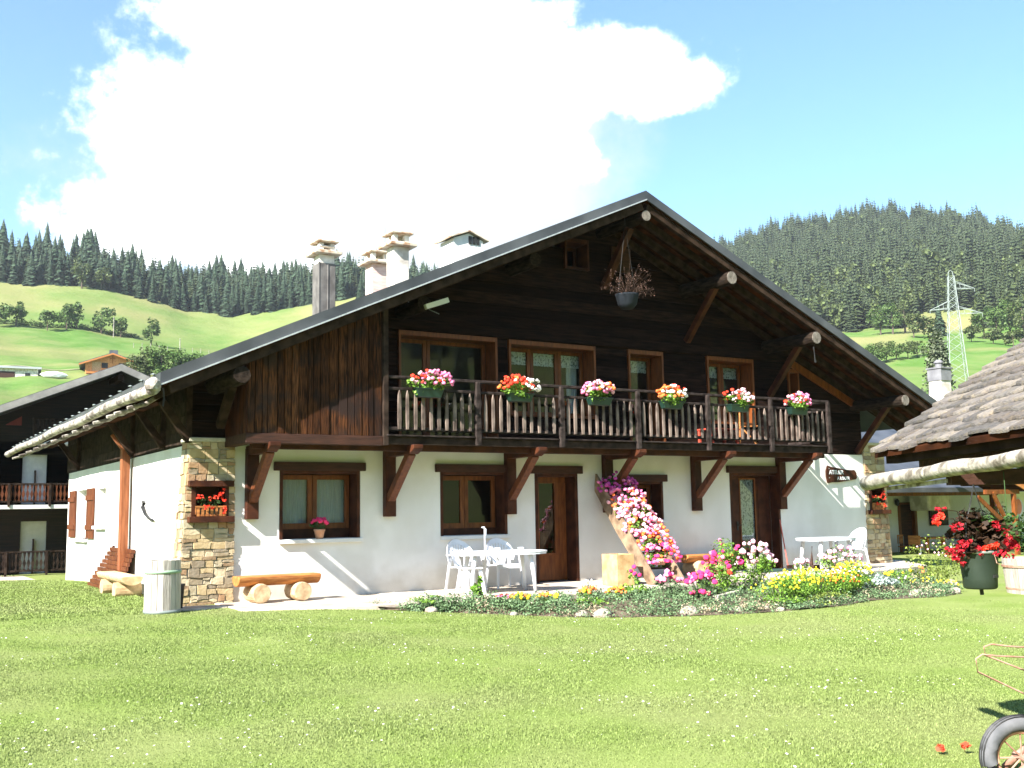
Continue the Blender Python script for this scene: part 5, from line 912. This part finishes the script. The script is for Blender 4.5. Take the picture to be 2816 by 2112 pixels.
# ================================================================== ANNEX, SIGN, SHRUBS on the right
an = thing('annex', 'white-walled annex with a timber porch beyond the stone-roofed shelter', 'building')
AH = [(26.55, 27.45, -.45, 1.48)]
m = MB(); grid_wall(m, 21, 31.2, -.8, 2.4, 7, 7.35, AH); m.box(21, 21.3, 7.35, 16, -.8, 2.4); m.box(30.9, 31.2, 7.35, 16, -.8, 2.4); m.build('wall', plaster, an)
d = sub('door', an); MB().box(26.62, 27.38, 7.12, 7.18, -.42, 1.42).build('panel', lintel_w, d); m = MB(); m.box(26.5, 26.62, 6.97, 7.2, -.45, 1.48); m.box(27.38, 27.5, 6.97, 7.2, -.45, 1.48); m.box(26.62, 27.38, 6.97, 7.2, 1.42, 1.5); m.build('frame', frame_w, d)
MB().box(20.8, 29.3, 4.95, 5.15, 1.70, 1.90).build('porch_beam', frame_w, an)
for x in (21.5, 29.15): MB().box(x-.09, x+.09, 4.96, 5.14, -.6, 1.7).build('porch_post', frame_w, an)
m = MB(); m.box(26.75, 27.75, 4.75, 5.6, -.6, 1.93); m.build('pillar', limewash, an, bevel=.03) if 0 else None
MB().box(26.62, 27.85, 5.8, 6.6, 1.2, 1.93).build('hanging_boiler_casing', limewash, an, bevel=.05)
m = MB(); m.prism([(20, 4.2, 1.95), (20, 12, 5.35), (20, 19.5, 2.3), (20, 19.5, 2.15), (20, 12, 5.2), (20, 4.2, 1.8)], (12, 0, 0)); m.build('roof', roof_m, an)
m = MB(); m.prism([(20.02, 7.2, 2.3), (31.1, 7.2, 2.3), (31.1, 7.2, 3.0), (20.02, 7.2, 3.0)], (0, .1, 0)); m.build('upper_boards', logwood, an)
c = sub('chimney', an); m = MB(); X0, Y0 = 26.22, 4.75; m.add([(X0-.36, Y0-.3, 3.2), (X0+.36, Y0-.3, 3.2), (X0+.36, Y0+.3, 3.2), (X0-.36, Y0+.3, 3.2), (X0-.24, Y0-.24, 5.55), (X0+.24, Y0-.24, 5.55), (X0+.24, Y0+.24, 5.55), (X0-.24, Y0+.24, 5.55)], [(0, 1, 5, 4), (1, 2, 6, 5), (2, 3, 7, 6), (3, 0, 4, 7)]); m.build('shaft', limewash, c)
m = MB(); m.box(X0-.27, X0+.27, Y0-.27, Y0+.27, 5.55, 5.95); m.box(X0-.3, X0+.3, Y0-.3, Y0+.3, 5.95, 6.0); m.lathe([(.12, 6.0), (.12, 6.15), (.16, 6.16), (.16, 6.2), (.08, 6.27)], (X0, Y0, 0), 10); m.build('cowl', mat('dark_grey_metal', (.13, .13, .14), (.2, .2, .21)), c)
# gabled porch roof of timber
gp = thing('timber_gable_porch', 'small gabled timber porch roof right of the annex pillar', 'porch'); X1, Z1 = 25.6, 2.55
m = MB(); m.beam((25.1, 3.2, 2.66), (27.25, 3.2, 1.82), 1.5, .07, up=(0, 0, 1)); m.build('roof', soffit_w, gp); m = MB(); m.beam((25.3, 2.45, 2.52), (27.2, 2.42, 1.80), .04, .17); m.build('barge_board', orange_w, gp); m = MB(); m.box(25.2, 26.9, 2.6, 2.72, 1.70, 1.84); m.beam((26.0, 2.6, 1.0), (25.5, 2.6, 1.75), .09, .09); m.box(26.6, 26.72, 2.6, 2.72, -.6, 1.7); m.build('frame', frame_w, gp)
m = MB(); m.beam((25.9, 3.4, 1.62), (27.7, 3.4, .45), .05, .14); m.build('stair_rail', frame_w, gp)
t = thing('wall_picture', 'dark framed panel hanging on the annex wall right of the door', 'panel', (28.65, 6.93, .95)); MB().box(-.5, .5, -.03, .03, -.3, .3).build('frame', lintel_w, t); MB().box(-.44, .44, -.045, -.03, -.24, .24).build('picture', mat('dark_mottled_picture', (.02, .035, .03), (.12, .10, .05), 3), t)
t = thing('wall_lamp', 'small dark lantern on the annex wall left of the door', 'lantern', (26.38, 6.9, 1.5)); MB().lathe([(.03, -.12), (.07, -.08), (.08, .06), (.02, .13)], n=10).build('lamp', black_m, t)
t = thing('coat_hook', 'dark bracket hook on the annex wall right of the door', 'hook', (27.75, 6.94, 1.5)); MB().box(-.02, .02, -.05, .05, -.02, .18).build('bar', black_m, t); MB().box(-.13, .13, -.06, .04, -.03, .0).build('shelf', black_m, t)
t = thing('porch_table', 'orange wooden table standing on the annex porch', 'table', (26.15, 5.3, -.45)); MB().box(-.75, .75, -.38, .38, .72, .77).build('table_top', orange_w, t)
for a in (-.42, .42): MB().box(a-.05, a+.05, -.06, .06, 0, .72).build('leg', orange_w, t); 
def pchair(x, y, rz_, lb):
    t = thing('porch_chair', lb, 'chair', (x, y, -.45), rz_); MB().box(-.2, .2, -.2, .2, .44, .47).build('seat', orange_w, t); m = MB(); m.box(-.2, .2, .19, .21, .55, .85); m.build('backrest', orange_w, t)
    for a in (-1, 1):
        for b in (-1, 1): MB().tube([(a*.17, b*.17, .8 if b > 0 else .44), (a*.2, b*.2, 0)], .012, 6).build('leg', ironw, t)
pchair(25.15, 5.25, math.pi/2+.3, 'orange chair at the left end of the annex porch table'); pchair(25.7, 6.1, .2, 'orange chair behind the annex porch table, near the door'); pchair(27.3, 5.2, -1.9, 'orange chair at the right end of the annex porch table')
t = thing('road_sign', 'round white sign with an orange centre on a thin pole at the right edge', 'sign', (30.5, 5.0, -.7)); m = MB(); m.tube([(0, 0, 0), (.0, 0, 1.95)], .025, 8); m.build('pole', ironw, t); m = MB(); dsc = [(rt[0]*.16*math.cos(a)+fw[0]*.0, rt[1]*.16*math.cos(a), 1.98+.33*math.sin(a)) for a in np.linspace(0, 2*math.pi, 30)[:-1]]; m.prism(dsc, (-fw[0]*.02, -fw[1]*.02, 0)); m.build('disc', white_st, t)
m = MB(); dsc = [(rt[0]*.115*math.cos(a)-fw[0]*.024, rt[1]*.115*math.cos(a)-fw[1]*.024, 1.98+.27*math.sin(a)) for a in np.linspace(0, 2*math.pi, 30)[:-1]]; m.prism(dsc, (-fw[0]*.006, -fw[1]*.006, 0)); m.build('disc_centre', mat('orange_sign_paint', (.75, .22, .12), (.8, .3, .2)), t)
# a further building with a red-flowered balcony at the frame edge
fbld = thing('far_house', 'house with red-flowered balcony behind the round sign', 'house'); m = MB(); m.box(32.6, 44, 9, 20, -.8, 2.2); m.build('wall', plaster, fbld); m = MB(); m.box(33.4, 44.2, 8.9, 20, 2.2, 3.9); m.build('upper_wall', logwood, fbld); MB().box(32.0, 44, 7.0, 8.9, 1.98, 2.2).build('balcony_slab', white_st, fbld); m = MB(); m.box(32, 44, 7.0, 7.08, 2.9, 3.0); [m.box(32+.3*k, 32.12+.3*k, 7.0, 7.05, 2.2, 2.9) for k in range(38)]; m.build('balcony_rail', darkwood, fbld)
m = MB(); m.prism([(33.2, 7.2, 3.9), (45, 7.2, 3.9), (45, 14, 4.6), (33.2, 14, 4.6)], (0, 0, .15)); m.build('roof', roof_m, fbld)
plant('geranium', 'scarlet geraniums on the balcony of the house at the right edge', 'geranium', (33.6, 6.85, 2.65), .4, 1.0, leaf_d, [(p_red, 60, .2, .07)], 200, .09, rady=.2)
plant('garden_shrub', 'leafy light green shrub below the round sign', 'shrub', (30.9, 5.4, -.7), 1.75, .95, leaf_g, [(p_wh, 16, .5, .04)], 1300, .10); plant('garden_shrub', 'dense green climbing shrub beneath the timber gable porch', 'shrub', (28.9, 5.0, -.7), 2.1, .6, decid_m, [(p_pink, 7, .8, .07)], 900, .10); plant('garden_shrub', 'dark green bush behind the stave tub', 'shrub', (28.3, 3.2, -.7), 1.2, .6, leaf_d, (), 700, .10)
# ================================================================== TREES
def spruce_arr(h, r, tiers, nb, rng, lean=0):
    """drooping needle fans round a spire: returns verts, faces"""
    V = []; 
    for i in range(tiers):
        u = i/(tiers-1); z = h*(.06+.92*u); rr = r*((1-u)**.85)*(.85+.3*rng.random())+.005*h; k = max(4, int(nb*(1-u*.6)))
        a0 = rng.random()*6.28
        for j in range(k):
            a = a0+6.283*j/k+rng.uniform(-.25, .25); l = rr*rng.uniform(.6, 1.18); w_ = l*rng.uniform(.28, .42)+.004*h; dz = -l*rng.uniform(.45, .95); ca, sa = math.cos(a), math.sin(a)
            b = (ca*l*.08, sa*l*.08, z+h*.035); t = (ca*l, sa*l, z+dz); m1 = (ca*l*.6-sa*w_, sa*l*.6+ca*w_, z+dz*.55); m2 = (ca*l*.6+sa*w_, sa*l*.6-ca*w_, z+dz*.55)
            V += [b, m1, t, m2]
    V = np.array(V); return V, np.arange(len(V)).reshape(-1, 4)
rs_ = np.random.default_rng(31)
protos = []
for i in range(5):
    me = MB().arr(*spruce_arr(20, 3.7+.3*(i % 3), 34, 17, rs_)); 
    for z0, z1, r0 in ((-1.5, 9, .28), (9, 19.2, .16)): me.tube([(0, 0, z0), (0, 0, z1)], [r0, r0*.6], 5)
    o = me.build('spruce', spruce_m); protos.append(o.data); bpy.data.objects.remove(o)
cnt = 0
rows = [(452, 12.5, 48, 4), (461, 16, 50, 4), (472, 18, 52, 4), (486, 19, 52, 5), (504, 19.5, 50, 6), (524, 20, 48, 7)]
GR = 'dark spruces of the wood above the left meadow'
for r_, (d, h, nn, jd) in enumerate(rows):
    for k in range(nn):
        a = 4.0+(28.5-4.0)*(k+rs_.uniform(.1, .9))/nn; 
        if 10.3 < a < 10.6 and r_ > 2: continue
        dd = d+rs_.uniform(-jd, jd); o = bpy.data.objects.new('spruce_tree', protos[rs_.integers(0, 5)]); COL.objects.link(o); o.location = hill(a, dd); s = h/20*rs_.uniform(.66, 1.16)*(1+.10*math.sin(a*2.9)+.06*math.sin(a*7.3+r_))*(.84 if 11 < a < 15.5 and r_ > 3 else 1)*(1.12 if a < 9.5 else 1)
        o.scale = (s*rs_.uniform(1.0, 1.4), s*rs_.uniform(1.0, 1.4), s); o.rotation_euler = (rs_.uniform(-.02, .02), rs_.uniform(-.02, .02), rs_.uniform(0, 6.28)); cnt += 1
        tag(o, 'dark green spruce in the dense wood along the top of the left meadow', 'tree', GR)
# the forested hill on the right: one mass
TV = [spruce_arr(1, .12+.01*i, 15, 9, rs_) for i in range(6)]
def blobtree(rng): 
    V, F = leaves(150, (0, 0, .62), (.34, .34, .38), .16, rng, clumps=9); return V, F
BV = [blobtree(rs_) for _ in range(5)]
m = MB(); mo = MB(); nf = 0
def clear(a, d): return (52.5 < a < 56.0 and 405 < d < 478) or (55.7 < a < 60 and 530 < d < 590)
for k in range(620):
    a = rs_.uniform(3, 29); d = rs_.uniform(462, 560); h = rs_.uniform(13.5, 19.5)*(1 if d > 475 else .8); V, F = TV[k % 6]; m.arr(V*np.array([h*1.7, h*1.7, h])+np.array(hill(a, d, -.5)), F)
for k in range(9000):
    a = rs_.uniform(39, 61.5); d = math.sqrt(rs_.uniform(400**2, 870**2)); 
    if clear(a, d) or d < 412+(18 if a < 52.5 else 0)+8*math.sin(a*3): continue
    if 52 < a < 56.5 and 380 < d < 415: continue
    h = rs_.uniform(13, 25)*(1 if d > 520 else .8)*(1+.22*math.sin(a*3.1+d*.03)*math.sin(d*.045-a*1.7)); p = np.array(hill(a, d, -.5))
    if rs_.random() < (.05 if d > 560 else .28):
        V, F = BV[rs_.integers(0, 5)]; mo.arr(V*np.array([h*.55, h*.55, h*.78])+p, F)
    else: V, F = TV[rs_.integers(0, 6)]; c_, s__ = math.cos(k), math.sin(k); R2 = np.array([[c_, -s__, 0], [s__, c_, 0], [0, 0, 1]]); m.arr((V@R2.T)*np.array([h*(wx_ := rs_.uniform(1.2, 2.0)), h*wx_, h])+p, F)
for k in range(900):        # unseen wood added behind the camera for its dark reflection in the gallery windows
    a = rs_.uniform(125, 175); d = rs_.uniform(300, 640); 
    if math.sin(a*.35)+math.sin(d*.02+a*.11) < .1: continue
    h = rs_.uniform(16, 26); V, F = TV[k % 6]; m.arr(V*np.array([h, h, h])+np.array(hill(a, d, -.5)), F)
tag(m.build('forest', spruce_f), 'conifer forest filling the wooded slopes beyond the counted trees', 'forest', kind='stuff'); tag(mo.build('forest', decid_o), 'lighter broadleaf trees scattered through the forest on the right', 'forest', kind='stuff')
def broad(name, label, cat, loc, h, r, lm=decid_m, n=900, ls=.5, group=None, tr=.22, ell=1, cl=14, tall=0):
    t = thing(name, label, cat, loc, 0, group); m = MB(); cz = h*(1-(1-tr)/2) if not tall else h*.52; m.arr(*leaves(n, (0, 0, cz), (r, r*ell, h*(1-tr)/2), ls, np.random.default_rng(int(abs(loc[0]*7+loc[1]*3))), clumps=cl, shell=.3)); m.build('crown', lm, t)
    MB().tube([(0, 0, -1), (r*.03, 0, h*.3), (0, r*.04, h*.75)], [h*.03, h*.022, h*.008], 7).build('trunk', bark, t); return t
D_ = [(5.15, 372, 9, 4, 'leftmost round tree of the hedge line across the left meadow'), (5.9, 374, 8, 3.4, 'second round tree from the left edge in the meadow hedge line'), (7.35, 371, 6.5, 3.3, 'small tree low on the slope in the meadow hedge line'), (8.25, 376, 8.5, 3.2, 'left one of the close pair of trees in the meadow hedge line'), (8.72, 377, 9.6, 3.5, 'right one of the close pair of trees in the meadow hedge line'),
      (9.9, 378, 9.3, 4.6, 'broadest tree of the meadow hedge line'), (10.85, 376, 7.2, 2.7, 'small tree at the right end of the meadow hedge'), (12.35, 366, 9.0, 2.9, 'lone tree standing right of the meadow hedge'), (8.9, 447, 13, 4.0, 'pale round tree in front of the dark spruces above the left meadow'), (9.85, 449, 9.5, 3.7, 'smaller pale round tree before the spruces above the left meadow')]
for a, d, h, r, lb in D_: broad('round_tree', lb, 'tree', hill(a, d), h, r, decid_o if d > 440 else decid_m, 700, .8)
m = MB(); 
for a in np.arange(4.5, 11.6, .06): m.arr(*leaves(26, tuple(np.array(hill(a, 379+rs_.uniform(-1, 1)))+[0, 0, .6]), (1.2, 1.2, rs_.uniform(.6, 1.6)), .6, rs_))
tag(m.build('hedge_line', decid_m), 'low straggling hedge crossing the left meadow under the round trees', 'hedge', kind='stuff')
for i, (a, d, h, r, lm) in enumerate([(11.7, 205, 7, 3.2, decid_o), (12.3, 207, 8.2, 3.3, decid_o), (12.9, 203, 8.4, 3.4, decid_m), (13.5, 205, 8.2, 3.5, decid_m), (14.2, 207, 7.5, 3.4, decid_m), (14.9, 208, 6.8, 3.0, decid_m)]):
    broad('round_tree', ['leftmost olive tree beside the far orange chalet', 'tall olive-brown tree second from the far orange chalet', 'bushy tree third from the far orange chalet', 'dense green tree fourth from the far orange chalet', 'green tree fifth from the far orange chalet', 'low green tree behind the left roof edge of the big chalet'][i], 'tree', hill(a, d), h, r, lm, 1100, .5)
R_ = [(49.6, 285, 5, 2.8), (50.0, 283, 5.5, 2.8), (50.5, 284, 5.6, 2.6), (51.0, 285, 5.8, 3), (51.5, 287, 5.6, 3), (52.0, 290, 5, 2.8), (52.55, 292, 4.8, 3), (53.0, 295, 4.4, 2.6)]
for i, (a, d, h, r) in enumerate(R_): broad('meadow_bush', 'round bush in the row along the right meadow, number seen just right of the roof edge' if 0 else ['first', 'second', 'third', 'fourth', 'fifth', 'sixth', 'seventh', 'last'][i]+' bush, from the roof edge, in the row across the right meadow', 'bush', hill(a, d), h, r, decid_m if i in (0, 2, 3, 5) else decid_o, 700, .45)
M_ = [(51.3, 395, 11, 4, decid_m, 'dark tree at the lower edge of the forest left of the pylon'), (51.9, 392, 12, 4, decid_m, 'tree at the forest edge left of the tan clearing'), (52.5, 398, 14, 3.4, decid_o, 'tall thin tree at the left side of the tan clearing'), (52.9, 372, 8.5, 3.2, decid_o, 'pale green tree in front of the tan clearing'), (53.6, 376, 7, 3.2, decid_o, 'low tree in front of the tan clearing, beside the pylon'),
      (56.2, 375, 10, 4.5, decid_m, 'first broad tree right of the pylon'), (56.8, 372, 12, 4.6, decid_m, 'second broad tree right of the pylon'), (57.4, 378, 14, 5, decid_m, 'third broad tree right of the pylon'), (58.0, 374, 13, 4.6, decid_o, 'pale tree at the right edge of the view above the bright meadow'), (55.6, 352, 5, 3, decid_o, 'low bush right of the pylon'), (56.6, 345, 5.2, 3.2, decid_o, 'round bush at the meadow edge right of the pylon'), (57.5, 338, 5, 3.4, decid_o, 'bush at the meadow edge above the shelter roof')]
for a, d, h, r, lm, lb in M_: broad('broadleaf_tree', lb, 'tree', hill(a, d), h, r, lm, 800, .75)
o = bpy.data.objects.new('spruce_tree', protos[1]); COL.objects.link(o); o.location = hill(54.15, 385); o.scale = (.75, .75, .62); tag(o, 'single dark spruce standing before the tan clearing beside the pylon', 'tree')
broad('poplar', 'tall narrow grey-green tree directly behind the pylon', 'tree', hill(53.95, 150), 13.6, 1.9, mat('grey_green_foliage', (.075, .095, .055), (.13, .15, .09), island=.35), 5200, .42, tr=.0, cl=60)
# pylon
def pylon():
    b = hill(54.85, 190); t = thing('electricity_pylon', 'tall pale lattice electricity pylon on the right meadow', 'pylon', b, -.80); H = 19.6; top = np.array([0, 0, H]); m = MB()
    def w_(z): return 1.15*(1-z/H)**1.0+.33
    lv = [0, 1.7, 3.3, 4.9, 6.4, 7.9, 9.3, 10.6, 11.8, 12.9, 14.0, 15.0, 16.0, 17.0, 18.0, 18.8]
    for s in ((-1, -1), (1, -1), (1, 1), (-1, 1)): m.beam((s[0]*w_(0), s[1]*w_(0), -1), (s[0]*w_(18.8), s[1]*w_(18.8), 18.8), .09, .09)
    for a, c in zip(lv[:-1], lv[1:]):
        for (s, q) in (((-1, -1), (1, -1)), ((1, -1), (1, 1)), ((1, 1), (-1, 1)), ((-1, 1), (-1, -1))):
            m.beam((s[0]*w_(a), s[1]*w_(a), a), (q[0]*w_(c), q[1]*w_(c), c), .036, .036); m.beam((q[0]*w_(a), q[1]*w_(a), a), (s[0]*w_(c), s[1]*w_(c), c), .036, .036)
    m.tube([(-.33, 0, 18.8), (-.28, 0, 19.4), (0, 0, 19.7), (.28, 0, 19.4), (.33, 0, 18.8)], .06, 6); m.build('mast', ironw, t)
    for z, s, l in ((17.0, 1, 2.5), (14.2, -1, 2.4), (13.4, 1, 3.1)):
        m = MB(); e = (s*(w_(z)+l), 0, z-.1); [m.beam((s*w_(z), y, z+dz), e, .06, .06) for y in (-.4, .4) for dz in (0, 1.0)]; k = 4
        for i in range(1, k): u = i/k; m.beam((s*w_(z)+(e[0]-s*w_(z))*u, -.4*(1-u), z), (s*w_(z)+(e[0]-s*w_(z))*u, .4*(1-u), z+1.0*(1-u)), .04, .04)
        m.beam(e, (e[0], 0, z-.6), .05, .05); m.build('cross_arm', ironw, t)
    t.scale = (1.2, 1.2, 1.2)
pylon()
FP = MB(); nfp = 0
for i, a in enumerate(np.arange(11.5, 24, .42)):
    o = bpy.data.objects.new('fence_post', FP.tube([(0, 0, -.3), (0, 0, 1.5)], .09, 5).build('fence_post', grey_w).data if i == 0 else FPD); 
    if i == 0: FPD = o.data; bpy.data.objects.remove(bpy.data.objects[[q.name for q in bpy.data.objects if q.name.startswith('fence_post') and q.users_collection][0]])
    COL.objects.link(o); o.location = hill(a, 352+6*math.sin(a)); tag(o, 'thin grey fence post in the line crossing the upper left meadow', 'fence post', 'fence posts across the left meadow')
tr_ = MB(); pts = [(a, 246+10*math.sin(a*.5)) for a in np.arange(3.5, 24, .25)]
tr_.add([tuple(np.array(hill(a, d+k, .12))) for a, d in pts for k in (0, 3)], [(2*i, 2*i+2, 2*i+3, 2*i+1) for i in range(len(pts)-1)]); tag(tr_.build('farm_track', mat('dry_track', (.26, .22, .13), (.16, .19, .07), .3, detail=8)), kind='structure')
# far chalets on the left hillside
def house_at(a, d, w_, dpt, hw, hr, rz_, name, label, wm, rm, over=1.2):
    b = hill(a, d); t = thing(name, label, 'house', b, rz_); m = MB(); m.box(-w_/2, w_/2, 0, dpt, -2, hw); m.prism([(-w_/2, 0, hw), (w_/2, 0, hw), (0, 0, hw+hr)], (0, dpt, 0)); m.build('wall', wm, t)
    m = MB(); k = hr/(w_/2)
    for s in (-1, 1): m.prism([(0, -over, hw+hr+.25), (s*(w_/2+over), -over, hw-k*over+.25), (s*(w_/2+over), -over, hw-k*over+.02), (0, -over, hw+hr+.02)], (0, dpt+2*over, 0))
    m.build('roof', rm, t); m = MB(); [m.prism([(0, -over-.06, hw+hr+.12), (s*(w_/2+over), -over-.06, hw-k*over+.12), (s*(w_/2+over), -over-.06, hw-k*over-.2), (0, -over-.06, hw+hr-.2)], (0, .06, 0)) for s in (-1, 1)]; m.build('barge_board', orange_w, t)
    return t
t = house_at(10.5, 228, 10.4, 8, 2.6, 1.9, -.18, 'far_chalet', 'small orange-fronted chalet on the hillside above the dark neighbouring roof', mat('bright_chalet_boards', (.50, .22, .08), (.66, .34, .14)), roof_m)
m = MB(); m.box(-.7, 1.0, 4, 5, 3.9, 6.0); m.build('chimney', roof_m, t)
for x0, x1 in ((-3.9, -2.2), (2.4, 4.2)): MB().box(x0, x1, -.1, .0, .9, 2.9).build('pale_shutter', pale_w, t)
for x0, x1 in ((-2.1, -.9), (1.2, 2.3)): MB().box(x0, x1, -.06, .0, 1.6, 2.7).build('window', black_m, t)
MB().box(-5, 5, -1.2, 0, .3, .7).build('balcony', orange_w, t); MB().box(-5, 5, -.02, .0, -1.5, .2).build('base_wall', white_st, t); m = MB(); m.box(-.1, .1, -.12, -.0, 2.6, 4.3); m.box(-.5, .5, -.12, 0, 3.5, 3.7); m.build('gable_timber', orange_w, t)
b = hill(5.9, 222); t = thing('barn', 'low pale barn with a flat roof at the left edge of the hillside', 'barn', b, -.1); MB().box(-9, 4.3, 0, 7, -2, 1.7).build('wall', limewash, t); MB().box(-9.6, 4.9, -.6, 7.6, 1.7, 2.1).build('roof', edge_m, t); MB().box(-3.2, .2, -.06, 0, -.6, 1.1).build('garage_door', lintel_w, t); MB().box(2.0, 2.9, -.06, 0, .2, .9).build('window', black_m, t); MB().box(-7, -5, -.06, 0, .1, 1.0).build('window', black_m, t)
m = MB(); m.blob((0, 0, .6), (2.6, 1, .8), 2, .1); tag(m.build('hay_bale', white_st, loc=hill(7.75, 222)), 'white wrapped heap right of the flat-roofed barn', 'heap')
m = MB(); m.tube([(0, 0, 0), (3, 0, 0)], .6, 12); tag(m.build('trough', limewash, loc=(lambda p: (p[0], p[1], p[2]+.5))(hill(5.2, 150))), 'pale cylindrical trough on the lower left meadow at the frame edge', 'trough')
for i, (a, d) in enumerate(((8.5, 378.5), (10.5, 374), (13.8, 350), (17.6, 330))): m = MB(); m.tube([(0, 0, -.5), (0, 0, 7 if i < 2 else 5)], .14, 6); tag(m.build('pole', grey_w, loc=hill(a, d)), 'thin wooden line pole on the left meadow, '+['before the pair of trees', 'right of the broadest tree', 'on the open slope', 'near the chalet roof edge'][i], 'pole')

# ================================================================== AIR
m = MB(); m.box(-1700, 1700, -1700, 1700, -60, 420); hz = bpy.data.materials.new('thin_air'); hz.use_nodes = True; n = hz.node_tree.nodes; n.remove(n['Principled BSDF'])
pv = n.new('ShaderNodeVolumePrincipled'); pv.inputs['Color'].default_value = (.90, .96, 1, 1); pv.inputs['Density'].default_value = .00014; pv.inputs['Anisotropy'].default_value = .2
hz.node_tree.links.new(pv.outputs[0], n['Material Output'].inputs['Volume']); tag(m.build('haze', hz), kind='stuff')
